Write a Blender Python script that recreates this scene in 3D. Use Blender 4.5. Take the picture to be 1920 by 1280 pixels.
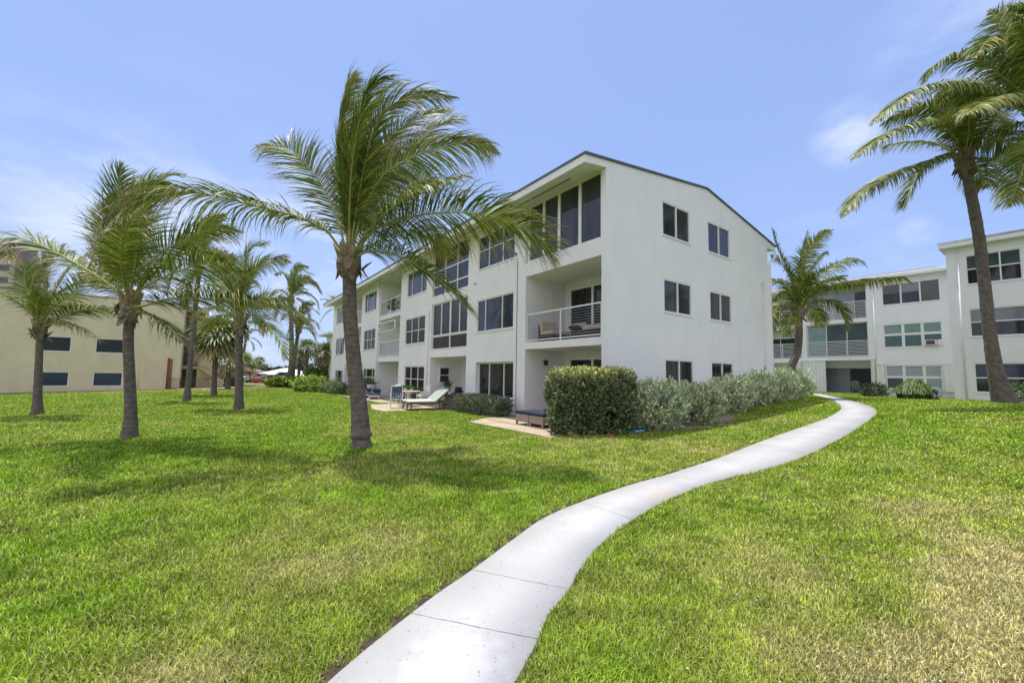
import bpy, bmesh, math, random
import numpy as np
from mathutils import Vector, Matrix
from math import radians as R, sin, cos, pi, sqrt, atan2, hypot
for o in list(bpy.data.objects): bpy.data.objects.remove(o)
scene = bpy.context.scene
COL = scene.collection
rng = random.Random(7)
NR = np.random.RandomState(11)

# ---------------------------------------------------------------- camera
YAW, PIT, ROL, FPX = R(35.98), R(4.534), R(0.972), 770.03
cam_d = bpy.data.cameras.new('camera'); cam = bpy.data.objects.new('camera', cam_d); COL.objects.link(cam)
cam_d.sensor_width = 36; cam_d.lens = 36*FPX/1920; cam_d.clip_end = 3000; cam_d.clip_start = 0.05
cp_, sp_, cr_, sr_ = cos(PIT), sin(PIT), cos(ROL), sin(ROL)
right = Vector((cr_, -sr_*sp_, sr_*cp_)); fwd = Vector((0, cp_, sp_)); up = Vector((-sr_, -cr_*sp_, cr_*cp_))
M = Matrix((right, up, -fwd)).transposed().to_4x4(); M.translation = Vector((0, 0, 1.65))
cam.matrix_world = M
scene.camera = cam

# ---------------------------------------------------------------- world, sun, exposure
SUN_EL = R(75.5); SH = Vector((-0.55, 0.835, 0)).normalized()
SUN = Vector((SH.x*cos(SUN_EL), SH.y*cos(SUN_EL), sin(SUN_EL)))
w = bpy.data.worlds.new('World'); scene.world = w; w.use_nodes = True
nt = w.node_tree; nt.nodes.clear()
def N(t, **k):
    n = nt.nodes.new(t)
    for a, b in k.items(): setattr(n, a, b)
    return n
wout = N('ShaderNodeOutputWorld'); bg = N('ShaderNodeBackground'); sky = N('ShaderNodeTexSky')
sky.sky_type = 'NISHITA'; sky.sun_disc = False; sky.sun_elevation = SUN_EL; sky.sun_rotation = atan2(SH.x, SH.y)
sky.air_density = 1.0; sky.dust_density = 0.6; sky.ozone_density = 1.6; sky.altitude = 0
bg.inputs['Strength'].default_value = 0.14
hs = N('ShaderNodeHueSaturation'); hs.inputs['Saturation'].default_value = 0.86; hs.inputs['Value'].default_value = 1.0
tint = N('ShaderNodeMix', data_type='RGBA', blend_type='MIX'); tint.inputs[0].default_value = 0.62
tint.inputs[7].default_value = (2.25, 3.35, 6.7, 1)
tc = N('ShaderNodeTexCoord'); mp = N('ShaderNodeMapping'); mp.inputs['Scale'].default_value = (1.0, 1.0, 2.6)
nz = N('ShaderNodeTexNoise'); nz.inputs['Scale'].default_value = 1.7; nz.inputs['Detail'].default_value = 9; nz.inputs['Roughness'].default_value = 0.6
rp = N('ShaderNodeValToRGB'); rp.color_ramp.elements[0].position = 0.46; rp.color_ramp.elements[1].position = 0.70
sx = N('ShaderNodeSeparateXYZ')
low = N('ShaderNodeMapRange'); low.inputs[1].default_value = 0.04; low.inputs[2].default_value = 0.62; low.inputs[3].default_value = 1.0; low.inputs[4].default_value = 0.0
westr = N('ShaderNodeMapRange'); westr.inputs[1].default_value = 0.15; westr.inputs[2].default_value = -0.75; westr.inputs[3].default_value = 0.25; westr.inputs[4].default_value = 1.0
m1 = N('ShaderNodeMath', operation='MULTIPLY'); m2 = N('ShaderNodeMath', operation='MULTIPLY'); m3 = N('ShaderNodeMath', operation='MULTIPLY'); m3.inputs[1].default_value = 0.38
cl = N('ShaderNodeMix', data_type='RGBA', blend_type='MIX'); cl.inputs[7].default_value = (6.6, 6.9, 7.9, 1)
L = nt.links.new
L(sky.outputs[0], hs.inputs['Color']); L(hs.outputs[0], tint.inputs[6]); L(tint.outputs[2], cl.inputs[6])
L(tc.outputs['Generated'], mp.inputs[0]); L(mp.outputs[0], nz.inputs['Vector']); L(nz.outputs[0], rp.inputs[0])
L(tc.outputs['Generated'], sx.inputs[0]); L(sx.outputs[2], low.inputs[0]); L(sx.outputs[0], westr.inputs[0])
L(rp.outputs[0], m1.inputs[0]); L(low.outputs[0], m1.inputs[1]); L(m1.outputs[0], m2.inputs[0]); L(westr.outputs[0], m2.inputs[1])
L(m2.outputs[0], m3.inputs[0]); acc = m3.outputs[0]
nz3 = N('ShaderNodeTexNoise'); nz3.inputs['Scale'].default_value = 5; nz3.inputs['Detail'].default_value = 8; nz3.inputs['Roughness'].default_value = .62; L(mp.outputs[0], nz3.inputs['Vector'])
r3 = N('ShaderNodeMapRange'); r3.inputs[1].default_value = .40; r3.inputs[2].default_value = .66; L(nz3.outputs[0], r3.inputs[0])
for dv, rad, amt in [((0.583, 0.689, 0.431), 0.075, 0.55), ((0.687, 0.682, 0.25), 0.045, 0.45), ((-0.748, 0.62, 0.236), 0.24, 0.3), ((-0.456, 0.854, 0.253), 0.24, 0.65), ((-0.632, 0.764, 0.13), 0.4, 0.65), ((-0.765, 0.62, 0.176), 0.22, 0.4), ((0.613, 0.782, 0.113), 0.3, 0.25), ((0.676, 0.534, 0.509), 0.2, 0.3)]:   # individual wisps and banks of cloud
    ds = N('ShaderNodeVectorMath', operation='DISTANCE'); ds.inputs[1].default_value = dv; L(tc.outputs['Generated'], ds.inputs[0])
    fo = N('ShaderNodeMapRange'); fo.interpolation_type = 'SMOOTHSTEP'; fo.inputs[1].default_value = rad; fo.inputs[2].default_value = rad*.15; fo.inputs[4].default_value = amt; L(ds.outputs['Value'], fo.inputs[0])
    mu = N('ShaderNodeMath', operation='MULTIPLY'); L(fo.outputs[0], mu.inputs[0]); L(r3.outputs[0], mu.inputs[1])
    mx_ = N('ShaderNodeMath', operation='MAXIMUM'); L(acc, mx_.inputs[0]); L(mu.outputs[0], mx_.inputs[1]); acc = mx_.outputs[0]
L(acc, cl.inputs[0])
# bright broken cloud added to unseen sky behind the camera, lifting shaded walls
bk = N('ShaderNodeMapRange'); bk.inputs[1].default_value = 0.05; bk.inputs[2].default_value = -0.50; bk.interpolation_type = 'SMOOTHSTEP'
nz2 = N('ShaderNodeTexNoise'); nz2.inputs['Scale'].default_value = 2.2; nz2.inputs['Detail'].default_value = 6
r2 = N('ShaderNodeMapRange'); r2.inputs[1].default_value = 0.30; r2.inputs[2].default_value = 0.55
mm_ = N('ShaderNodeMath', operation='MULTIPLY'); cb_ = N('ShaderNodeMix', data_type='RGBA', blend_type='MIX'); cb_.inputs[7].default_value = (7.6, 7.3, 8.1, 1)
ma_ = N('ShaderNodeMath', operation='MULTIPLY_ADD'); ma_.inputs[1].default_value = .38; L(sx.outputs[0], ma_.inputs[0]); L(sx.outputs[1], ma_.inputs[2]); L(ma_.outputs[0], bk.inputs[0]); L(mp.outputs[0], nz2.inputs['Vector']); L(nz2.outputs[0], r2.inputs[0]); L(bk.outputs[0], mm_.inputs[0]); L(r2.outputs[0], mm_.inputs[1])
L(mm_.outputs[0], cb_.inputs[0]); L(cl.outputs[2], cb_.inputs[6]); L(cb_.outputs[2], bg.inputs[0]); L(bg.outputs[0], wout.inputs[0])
sd = bpy.data.lights.new('sun', 'SUN'); sun = bpy.data.objects.new('sun', sd); COL.objects.link(sun)
sd.energy = 4.5; sd.angle = R(0.55); sd.color = (1.0, 0.955, 0.88)
sun.rotation_euler = SUN.to_track_quat('Z', 'Y').to_euler()
sun.location = (0, 0, 40)
vs = scene.view_settings; vs.view_transform = 'Standard'; vs.look = 'None'; vs.exposure = 0.2; vs.gamma = 1
scene.cycles.use_denoising = True; scene.cycles.denoising_prefilter = 'ACCURATE'; scene.cycles.max_bounces = 8; scene.cycles.transparent_max_bounces = 8

# ---------------------------------------------------------------- terrain height
TC = np.array([(0.0,0.0,0.0),(-5.0,3.0,0.0),(3.0,3.0,0.0),(0.0,6.0,0.0),(-4.0,6.0,0.0),(2.6,6.5,0.0),(-3.0,9.0,0.0),(-9.0,9.7,0.0),(0.0,11.0,0.0),(2.0,11.0,0.0),(4.0,12.0,0.05),(5.4,8.0,0.12),(7.0,13.0,0.2),(9.0,11.0,0.35),(14.0,10.0,0.6),(12.0,14.0,0.5),(16.8,13.5,0.97),(18.5,14.0,0.97),(17.0,11.0,0.9),(20.0,18.0,0.78),(25.0,22.0,0.6),(22.0,25.0,0.55),(27.0,29.0,0.6),(27.0,33.0,0.6),(10.0,20.0,0.3),(14.0,6.0,0.4),(8.0,3.0,0.15),(8.0,-2.0,0.15),(0.0,-5.0,0.0),(-8.0,-2.0,0.0),(14.0,0.0,0.3),(24.0,8.0,0.7),(34.0,16.0,0.6),(-5.0,17.0,-0.05),(0.0,15.0,-0.03),(-4.0,20.0,-0.05),(-11.0,17.0,-0.1),(-16.0,14.0,-0.2),(-14.0,8.0,-0.05),(-24.0,10.0,-0.5),(-14.2,36.3,-0.4),(-8.0,27.0,-0.2),(-10.0,30.0,-0.3),(-18.0,25.0,-0.25),(-40.0,32.0,-0.78),(-34.0,36.0,-0.42),(-31.0,39.0,-0.15),(-28.0,42.0,0.0),(-25.0,32.0,-0.3),(-20.0,38.0,-0.2),(-25.0,60.0,-0.3),(-40.0,20.0,-0.7),(-60.0,20.0,-0.9),(-45.0,90.0,-0.5),(-90.0,60.0,-0.8),(-10.0,70.0,-0.4),(40.0,40.0,0.6),(60.0,20.0,0.5),(60.0,80.0,0.4),(0.0,130.0,0.0),(-130.0,130.0,-0.5),(130.0,60.0,0.3),(0.0,-60.0,0.0)], float)
def T(x, y):
    x = np.asarray(x, float); y = np.asarray(y, float)
    d2 = (x[..., None]-TC[:, 0])**2+(y[..., None]-TC[:, 1])**2
    sg = 1.6+0.12*np.hypot(x, y)[..., None]
    ww = np.exp(-d2/(2*sg*sg))+1e-4/(1+d2)
    return (ww*TC[:, 2]).sum(-1)/ww.sum(-1)
def Tz(x, y): return float(T(x, y))
_g = np.random.RandomState(3).rand(256, 256)
def vnoise(x, y, s):
    x = np.asarray(x)*s+57.3; y = np.asarray(y)*s+91.7
    xi = np.floor(x).astype(int); yi = np.floor(y).astype(int); fx = x-xi; fy = y-yi
    fx = fx*fx*(3-2*fx); fy = fy*fy*(3-2*fy)
    a = _g[xi % 256, yi % 256]; b = _g[(xi+1) % 256, yi % 256]; c = _g[xi % 256, (yi+1) % 256]; d = _g[(xi+1) % 256, (yi+1) % 256]
    return (a*(1-fx)+b*fx)*(1-fy)+(c*(1-fx)+d*fx)*fy
def fbm(x, y, s): return .5*vnoise(x, y, s)+.27*vnoise(x, y, s*2.1)+.15*vnoise(x, y, s*4.3)+.08*vnoise(x, y, s*9)

# ---------------------------------------------------------------- materials
def pmat(name, c1, c2=None, scale=6, rough=.7, bump=0, bscale=40, metal=0, spec=.5, stretch=(1, 1, 1), detail=5, lo=.35, hi=.65, coat=0, trans=0, vcol=None, bdist=.02, extra=None):
    m = bpy.data.materials.new(name); m.use_nodes = True; t = m.node_tree; b = t.nodes['Principled BSDF']
    b.inputs['Roughness'].default_value = rough; b.inputs['Metallic'].default_value = metal
    b.inputs['Specular IOR Level'].default_value = spec; b.inputs['Coat Weight'].default_value = coat
    c2 = c2 or tuple(min(1, x*.8) for x in c1)
    g = t.nodes.new('ShaderNodeNewGeometry'); mpn = t.nodes.new('ShaderNodeMapping'); mpn.inputs['Scale'].default_value = stretch
    t.links.new(g.outputs['Position'], mpn.inputs[0])
    n = t.nodes.new('ShaderNodeTexNoise'); n.inputs['Scale'].default_value = scale; n.inputs['Detail'].default_value = detail
    t.links.new(mpn.outputs[0], n.inputs['Vector'])
    mr = t.nodes.new('ShaderNodeMapRange'); mr.inputs[1].default_value = lo; mr.inputs[2].default_value = hi
    t.links.new(n.outputs[0], mr.inputs[0])
    mx = t.nodes.new('ShaderNodeMix'); mx.data_type = 'RGBA'; mx.inputs[6].default_value = (*c1, 1); mx.inputs[7].default_value = (*c2, 1)
    t.links.new(mr.outputs[0], mx.inputs[0]); col = mx.outputs[2]
    if vcol:
        a = t.nodes.new('ShaderNodeAttribute'); a.attribute_name = vcol
        mm = t.nodes.new('ShaderNodeMix'); mm.data_type = 'RGBA'; mm.blend_type = 'MULTIPLY'; mm.inputs[0].default_value = 1
        t.links.new(col, mm.inputs[6]); t.links.new(a.outputs['Color'], mm.inputs[7]); col = mm.outputs[2]
    if extra: col = extra(t, g, col)
    t.links.new(col, b.inputs['Base Color'])
    if bump:
        nb = t.nodes.new('ShaderNodeTexNoise'); nb.inputs['Scale'].default_value = bscale; nb.inputs['Detail'].default_value = 4
        t.links.new(mpn.outputs[0], nb.inputs['Vector'])
        bp = t.nodes.new('ShaderNodeBump'); bp.inputs['Strength'].default_value = bump; bp.inputs['Distance'].default_value = bdist
        t.links.new(nb.outputs[0], bp.inputs['Height']); t.links.new(bp.outputs[0], b.inputs['Normal'])
    if trans:
        tr = t.nodes.new('ShaderNodeBsdfTranslucent'); ms = t.nodes.new('ShaderNodeMixShader'); ms.inputs[0].default_value = trans
        t.links.new(col, tr.inputs[0]); t.links.new(b.outputs[0], ms.inputs[1]); t.links.new(tr.outputs[0], ms.inputs[2])
        t.links.new(ms.outputs[0], t.nodes['Material Output'].inputs[0])
    return m
def streaks(amount, col2):
    def f(t, g, col):   # weather streaks running down a wall
        mpn = t.nodes.new('ShaderNodeMapping'); mpn.inputs['Scale'].default_value = (1.1, 1.1, .35)
        t.links.new(g.outputs['Position'], mpn.inputs[0])
        n = t.nodes.new('ShaderNodeTexNoise'); n.inputs['Scale'].default_value = 1.6; n.inputs['Detail'].default_value = 7
        t.links.new(mpn.outputs[0], n.inputs['Vector'])
        mr = t.nodes.new('ShaderNodeMapRange'); mr.inputs[1].default_value = .52; mr.inputs[2].default_value = .78; mr.inputs[4].default_value = amount
        t.links.new(n.outputs[0], mr.inputs[0])
        mx = t.nodes.new('ShaderNodeMix'); mx.data_type = 'RGBA'; mx.inputs[7].default_value = (*col2, 1)
        t.links.new(mr.outputs[0], mx.inputs[0]); t.links.new(col, mx.inputs[6]); return mx.outputs[2]
    return f
MT = dict(
 stucco=pmat('white_stucco', (.87, .86, .83), (.83, .825, .80), 1.2, .9, .35, 90, extra=streaks(.35, (.70, .70, .66)), bdist=.012),
 stucco2=pmat('painted_trim', (.84, .84, .80), (.80, .80, .76), 2, .75, .1, 60),
 soffit=pmat('cream_soffit', (.80, .79, .70), (.76, .75, .66), 2, .8),
 roof=pmat('dark_roof_edge', (.07, .085, .10), (.11, .12, .13), 3, .6),
 frame=pmat('white_frame', (.82, .82, .77), (.78, .78, .73), 3, .4),
 glass=pmat('dark_glass', (.010, .013, .016), (.032, .036, .038), 1.6, .05, spec=.45, stretch=(2.5, 2.5, .35), bump=.06, bscale=.9, bdist=.03),
 glass2=pmat('tinted_glass', (.024, .030, .042), (.050, .056, .066), 1.3, .06, spec=.45, stretch=(2.5, 2.5, .35), bump=.06, bscale=.9, bdist=.03),
 blueglass=pmat('blue_reflection_glass', (.03, .05, .09), (.018, .034, .06), .5, .1, spec=.45), greenglass=pmat('dark_green_glass', (.02, .035, .038), (.012, .025, .028), .5, .25, spec=.25), tealdark=pmat('dark_teal_glass', (.075, .105, .10), (.05, .075, .07), .9, .1, spec=.5), tealgrey=pmat('grey_teal_glass', (.13, .19, .19), (.10, .15, .15), .9, .1, spec=.5), brownshade=pmat('brown_grey_shade', (.12, .115, .115), (.10, .095, .095), 1, .2, spec=.4),  # blue panes: sky and sea reflection put into the glass colour
 screen=pmat('brown_screen', (.035, .03, .028), (.05, .045, .04), .9, .25, spec=.35),
 teal=pmat('teal_blind_glass', (.27, .36, .345), (.20, .285, .275), 1.1, .08, spec=.8),
 grayblind=pmat('grey_blind_glass', (.20, .215, .22), (.15, .165, .17), 1.1, .1, spec=.7),
 paleblind=pmat('pale_blind_glass', (.42, .45, .47), (.34, .37, .40), 1.4, .1, spec=.7),
 metalw=pmat('white_metal', (.80, .80, .78), (.74, .74, .72), 5, .35),
 cable=pmat('steel_cable', (.55, .55, .54), None, 5, .35, metal=.7),
 yellow=pmat('cream_stucco', (.74, .65, .42), (.69, .60, .38), .8, .9, .3, 60, extra=streaks(.3, (.50, .42, .25))),
 yellowsh=pmat('cream_stucco_trim', (.60, .51, .30), (.54, .46, .27), 2, .9),
 tower=pmat('beige_render', (.50, .43, .36), (.46, .40, .34), .3, .9), mauve=pmat('mauve_render', (.30, .23, .215), (.27, .21, .20), .3, .9),
 jointgrey=pmat('joint_grey', (.20, .19, .18), (.11, .105, .10), 30, .9), rust=pmat('rusted_timber', (.27, .11, .04), (.20, .07, .03), 8, .9), iron=pmat('dark_iron', (.05, .035, .025), (.08, .05, .03), 9, .6),
 concrete=pmat('path_concrete', (.56, .565, .58), (.50, .505, .515), 1.4, .85, .25, 120, bdist=.006),
 patio=pmat('patio_stone', (.47, .38, .28), (.38, .30, .215), 1.5, .9, .3, 50),
 sand=pmat('sandy_soil', (.38, .28, .20), (.25, .18, .12), 5, 1, .8, 60),
 soil=pmat('dark_soil', (.09, .06, .04), (.05, .035, .025), 20, 1, .9, 80),
 asphalt=pmat('asphalt', (.06, .06, .06), (.045, .045, .045), 3, .9, .3, 60),
 wicker=pmat('dark_wicker', (.035, .028, .024), (.015, .012, .01), 60, .6, .6, 90), wickert=pmat('brown_wicker', (.42, .35, .29), (.24, .19, .155), 70, .7, .7, 100, stretch=(1, 1, 2.5)),
 beige=pmat('beige_cushion', (.52, .42, .29), (.46, .37, .25), 5, .9, .2, 90), navy=pmat('navy_fabric', (.012, .016, .05), (.018, .024, .07), 6, .9, .2, 90),
 blue=pmat('blue_slat', (.045, .085, .16), (.035, .07, .13), 6, .6), ltblue=pmat('pale_blue_plastic', (.25, .45, .60), None, 4, .5),
 cream=pmat('cream_cushion', (.62, .60, .50), (.56, .54, .45), 4, .9, .2, 60), sage=pmat('sage_cushion', (.36, .42, .34), (.31, .37, .30), 4, .9, .2, 60), greywood=pmat('weathered_wood', (.19, .15, .125), (.12, .095, .08), 12, .85, .3, 60, stretch=(1, 1, 6)),
 tan=pmat('tan_tabletop', (.52, .40, .28), (.46, .35, .24), 6, .6), pot=pmat('white_pot', (.75, .75, .72), None, 5, .5), green=pmat('potted_leaf', (.12, .22, .03), (.07, .15, .02), 14, .6, trans=.3),
 white=pmat('white_fabric', (.78, .78, .76), (.70, .70, .69), 6, .9), grey=pmat('grey_plastic', (.22, .23, .24), None, 6, .6), black=pmat('black_rubber', (.02, .02, .02), None, 6, .7),
 red=pmat('red_paint', (.45, .03, .05), (.40, .025, .04), 2, .25, coat=.6), silver=pmat('silver_paint', (.55, .58, .62), None, 2, .3, coat=.5, metal=.4), whitecar=pmat('white_paint', (.75, .78, .82), None, 2, .3, coat=.5),
 tile=pmat('terracotta_roof', (.42, .20, .14), (.34, .15, .10), 4, .9), whiteroof=pmat('white_roof', (.84, .84, .78), (.78, .78, .72), 2, .8), brownroof=pmat('grey_brown_roof', (.26, .21, .19), (.21, .17, .155), 3, .9), housew=pmat('house_wall', (.42, .36, .29), (.36, .31, .25), 2, .9),
 acgrill=pmat('brown_grille', (.12, .09, .08), (.08, .06, .055), 60, .7), hose=pmat('green_hose', (.22, .48, .38), None, 9, .5), pink=pmat('pink_plastic', (.35, .05, .09), None, 9, .4), aqua=pmat('blue_plastic', (.08, .36, .75), (.2, .6, .85), 9, .35),
 leaf=pmat('buttonwood_leaf', (.21, .25, .125), (.13, .165, .075), 7, .5, spec=.4, vcol='tint', trans=.18),
 silverleaf=pmat('silver_leaf', (.66, .70, .44), (.44, .48, .28), 7, .45, spec=.5, vcol='tint', trans=.15),
 crotonleaf=pmat('lime_leaf', (.26, .38, .05), (.15, .26, .03), 3, .5, vcol='tint', trans=.25),
 darkleaf=pmat('dark_leaf', (.045, .075, .025), (.03, .05, .018), 4, .6, vcol='tint', trans=.15),
 farleaf=pmat('far_leaf', (.075, .10, .05), (.055, .075, .04), .4, .8, vcol='tint', trans=.1),
 twig=pmat('twig_bark', (.12, .09, .065), (.07, .05, .04), 30, .9),
 frond=pmat('palm_leaflet', (1, 1, 1), (.72, .74, .66), 3.5, .5, spec=.35, vcol='tint', trans=.22),
 rachis=pmat('palm_rachis', (.42, .40, .10), (.33, .30, .08), 5, .5),
 fibre=pmat('palm_fibre', (.32, .245, .18), (.16, .115, .08), 22, .95, .8, 70, stretch=(1, 1, .35)),
 boot=pmat('leaf_base', (.30, .27, .12), (.20, .14, .07), 6, .8, .3, 50),
)
def ringmat():
    m = pmat('palm_bark', (.22, .185, .155), (.12, .10, .085), 9, .95, .6, 55)
    t = m.node_tree; b = t.nodes['Principled BSDF']
    g = t.nodes.new('ShaderNodeNewGeometry'); wv = t.nodes.new('ShaderNodeTexWave'); wv.bands_direction = 'Z'; wv.inputs['Scale'].default_value = 2.6
    wv.inputs['Distortion'].default_value = 3.0; wv.inputs['Detail'].default_value = 3; wv.inputs['Detail Scale'].default_value = 1.6
    t.links.new(g.outputs['Position'], wv.inputs[0])
    old = b.inputs['Base Color'].links[0].from_socket
    mr = t.nodes.new('ShaderNodeMapRange'); mr.inputs[1].default_value = .0; mr.inputs[2].default_value = .35; mr.inputs[3].default_value = .45; mr.inputs[4].default_value = 0
    t.links.new(wv.outputs[1], mr.inputs[0])
    mx = t.nodes.new('ShaderNodeMix'); mx.data_type = 'RGBA'; mx.inputs[7].default_value = (.085, .066, .055, 1)
    t.links.new(mr.outputs[0], mx.inputs[0]); t.links.new(old, mx.inputs[6]); t.links.new(mx.outputs[2], b.inputs['Base Color'])
    return m
MT['bark'] = ringmat()

# ---------------------------------------------------------------- mesh helpers
class MB:
    def __init__(s): s.v = []; s.f = []; s.c = []; s.mi = []; s.cm = 0
    def quad(s, a, b, c, d):
        n = len(s.v); s.v += [tuple(a), tuple(b), tuple(c), tuple(d)]; s.f.append((n, n+1, n+2, n+3)); s.mi.append(s.cm)
    def poly(s, pts):
        n = len(s.v); s.v += [tuple(p) for p in pts]; s.f.append(tuple(range(n, n+len(pts)))); s.mi.append(s.cm)
    def box(s, x0, y0, z0, x1, y1, z1, mtx=None):
        if x0 > x1: x0, x1 = x1, x0
        if y0 > y1: y0, y1 = y1, y0
        if z0 > z1: z0, z1 = z1, z0
        p = [(x0, y0, z0), (x1, y0, z0), (x1, y1, z0), (x0, y1, z0), (x0, y0, z1), (x1, y0, z1), (x1, y1, z1), (x0, y1, z1)]
        if mtx is not None: p = [tuple(mtx @ Vector(q)) for q in p]
        n = len(s.v); s.v += p
        for q in ((0, 3, 2, 1), (4, 5, 6, 7), (0, 1, 5, 4), (1, 2, 6, 5), (2, 3, 7, 6), (3, 0, 4, 7)):
            s.f.append(tuple(n+i for i in q)); s.mi.append(s.cm)
    def tube(s, pts, rad, n=8, cap=True):
        pts = [Vector(p) for p in pts]; m = len(pts)
        if not hasattr(rad, '__len__'): rad = [rad]*m
        base = len(s.v); ref = None
        for i, p in enumerate(pts):
            t = (pts[min(i+1, m-1)]-pts[max(i-1, 0)]).normalized()
            if ref is None: ref = t.orthogonal().normalized()
            ref = (ref-t*ref.dot(t)).normalized(); b = t.cross(ref)
            for k in range(n):
                a = 2*pi*k/n; s.v.append(tuple(p+(ref*cos(a)+b*sin(a))*rad[i]))
        for i in range(m-1):
            for k in range(n):
                a = base+i*n+k; b = base+i*n+(k+1) % n
                s.f.append((a, b, b+n, a+n)); s.mi.append(s.cm)
        if cap:
            s.f.append(tuple(base+k for k in reversed(range(n)))); s.mi.append(s.cm)
            s.f.append(tuple(base+(m-1)*n+k for k in range(n))); s.mi.append(s.cm)
    def lathe(s, prof, n=16, ctr=(0, 0, 0)):
        base = len(s.v)
        for r, z in prof:
            for k in range(n):
                a = 2*pi*k/n; s.v.append((ctr[0]+r*cos(a), ctr[1]+r*sin(a), ctr[2]+z))
        for i in range(len(prof)-1):
            for k in range(n):
                a = base+i*n+k; b = base+i*n+(k+1) % n
                s.f.append((a, b, b+n, a+n)); s.mi.append(s.cm)
        s.f.append(tuple(base+k for k in reversed(range(n)))); s.mi.append(s.cm)
        s.f.append(tuple(base+(len(prof)-1)*n+k for k in range(n))); s.mi.append(s.cm)
    def build(s, name, mats, parent=None, smooth=False, bevel=0, loc=None):
        me = bpy.data.meshes.new(name); me.from_pydata(s.v, [], s.f); me.update()
        for m in (mats if isinstance(mats, (list, tuple)) else [mats]): me.materials.append(m)
        if any(s.mi): me.polygons.foreach_set('material_index', s.mi)
        if smooth: me.polygons.foreach_set('use_smooth', [True]*len(me.polygons))
        o = bpy.data.objects.new(name, me); COL.objects.link(o)
        if parent: o.parent = parent
        if loc is not None: o.location = loc
        if bevel:
            b = o.modifiers.new('bevel', 'BEVEL'); b.width = bevel; b.segments = 2; b.limit_method = 'ANGLE'
        return o
def tag(o, label=None, cat=None, group=None, kind=None):
    if label: o['label'] = label
    if cat: o['category'] = cat
    if group: o['group'] = group
    if kind: o['kind'] = kind
    return o
def thing(name, label, cat, loc=(0, 0, 0), rz=0, group=None):
    o = bpy.data.objects.new(name, None); COL.objects.link(o); o.location = loc; o.rotation_euler = (0, 0, rz); o.empty_display_size = .2
    return tag(o, label, cat, group)
def np_mesh(name, V, loops, sizes, mats, parent=None, tint=None, mi=None, smooth=False):
    me = bpy.data.meshes.new(name); V = np.asarray(V, np.float32).reshape(-1, 3)
    me.vertices.add(len(V)); me.vertices.foreach_set('co', V.ravel())
    loops = np.asarray(loops, np.int32).ravel(); sizes = np.asarray(sizes, np.int32)
    me.loops.add(len(loops)); me.loops.foreach_set('vertex_index', loops)
    me.polygons.add(len(sizes)); me.polygons.foreach_set('loop_start', np.concatenate([[0], np.cumsum(sizes)[:-1]]).astype(np.int32))
    for m in (mats if isinstance(mats, (list, tuple)) else [mats]): me.materials.append(m)
    if mi is not None: me.polygons.foreach_set('material_index', np.asarray(mi, np.int32))
    if smooth: me.polygons.foreach_set('use_smooth', np.ones(len(sizes), bool))
    me.update(calc_edges=True)
    if tint is not None:
        a = me.color_attributes.new('tint', 'FLOAT_COLOR', 'POINT'); c = np.ones((len(V), 4), np.float32); c[:, :3] = tint; a.data.foreach_set('color', c.ravel())
    o = bpy.data.objects.new(name, me); COL.objects.link(o)
    if parent: o.parent = parent
    return o
def unit(a): return a/np.maximum(np.linalg.norm(a, axis=-1, keepdims=True), 1e-6)

# frame shared by the buildings: local x runs into the long facade, local y runs along it
CX, CY = 2.8424, 12.835
def W(v, s, z=0.0): return Vector((CX+cos(YAW)*v-sin(YAW)*s, CY+sin(YAW)*v+cos(YAW)*s, z))
def Wl(v, s): p = W(v, s); return (p.x, p.y)
# ---------------------------------------------------------------- architecture helpers
class Plane:
    def __init__(s, kind, off): s.k = kind; s.o = off
    def p(s, a, z, d=0): return (s.o+d, a, z) if s.k == 'x' else (a, s.o+d, z)
    def box(s, mb, a0, a1, z0, z1, d0, d1): p, q = s.p(a0, z0, d0), s.p(a1, z1, d1); mb.box(*p, *q)
    def wall(s, mb, a0, a1, z0, z1, holes, nob=False):
        xs = sorted({a0, a1} | {min(max(v, a0), a1) for h in holes for v in h[:2]}); zs = sorted({z0, z1} | {min(max(v, z0), z1) for h in holes for v in h[2:4]})
        for i in range(len(xs)-1):
            for j in range(len(zs)-1):
                cx, cz = (xs[i]+xs[i+1])/2, (zs[j]+zs[j+1])/2
                if any(h[0] < cx < h[1] and h[2] < cz < h[3] for h in holes): continue
                mb.quad(s.p(xs[i], zs[j]), s.p(xs[i+1], zs[j]), s.p(xs[i+1], zs[j+1]), s.p(xs[i], zs[j+1]))
        for h in holes:
            b0, b1, c0, c1 = h[:4]; d = h[4] if len(h) > 4 else .12
            mb.quad(s.p(b0, c0), s.p(b0, c1), s.p(b0, c1, d), s.p(b0, c0, d)); mb.quad(s.p(b1, c0), s.p(b1, c1), s.p(b1, c1, d), s.p(b1, c0, d))
            mb.quad(s.p(b0, c1), s.p(b1, c1), s.p(b1, c1, d), s.p(b0, c1, d)); mb.quad(s.p(b0, c0), s.p(b1, c0), s.p(b1, c0, d), s.p(b0, c0, d))
            if len(h) > 5: mb.quad(s.p(b0, c0, d), s.p(b1, c0, d), s.p(b1, c1, d), s.p(b0, c1, d))
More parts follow.
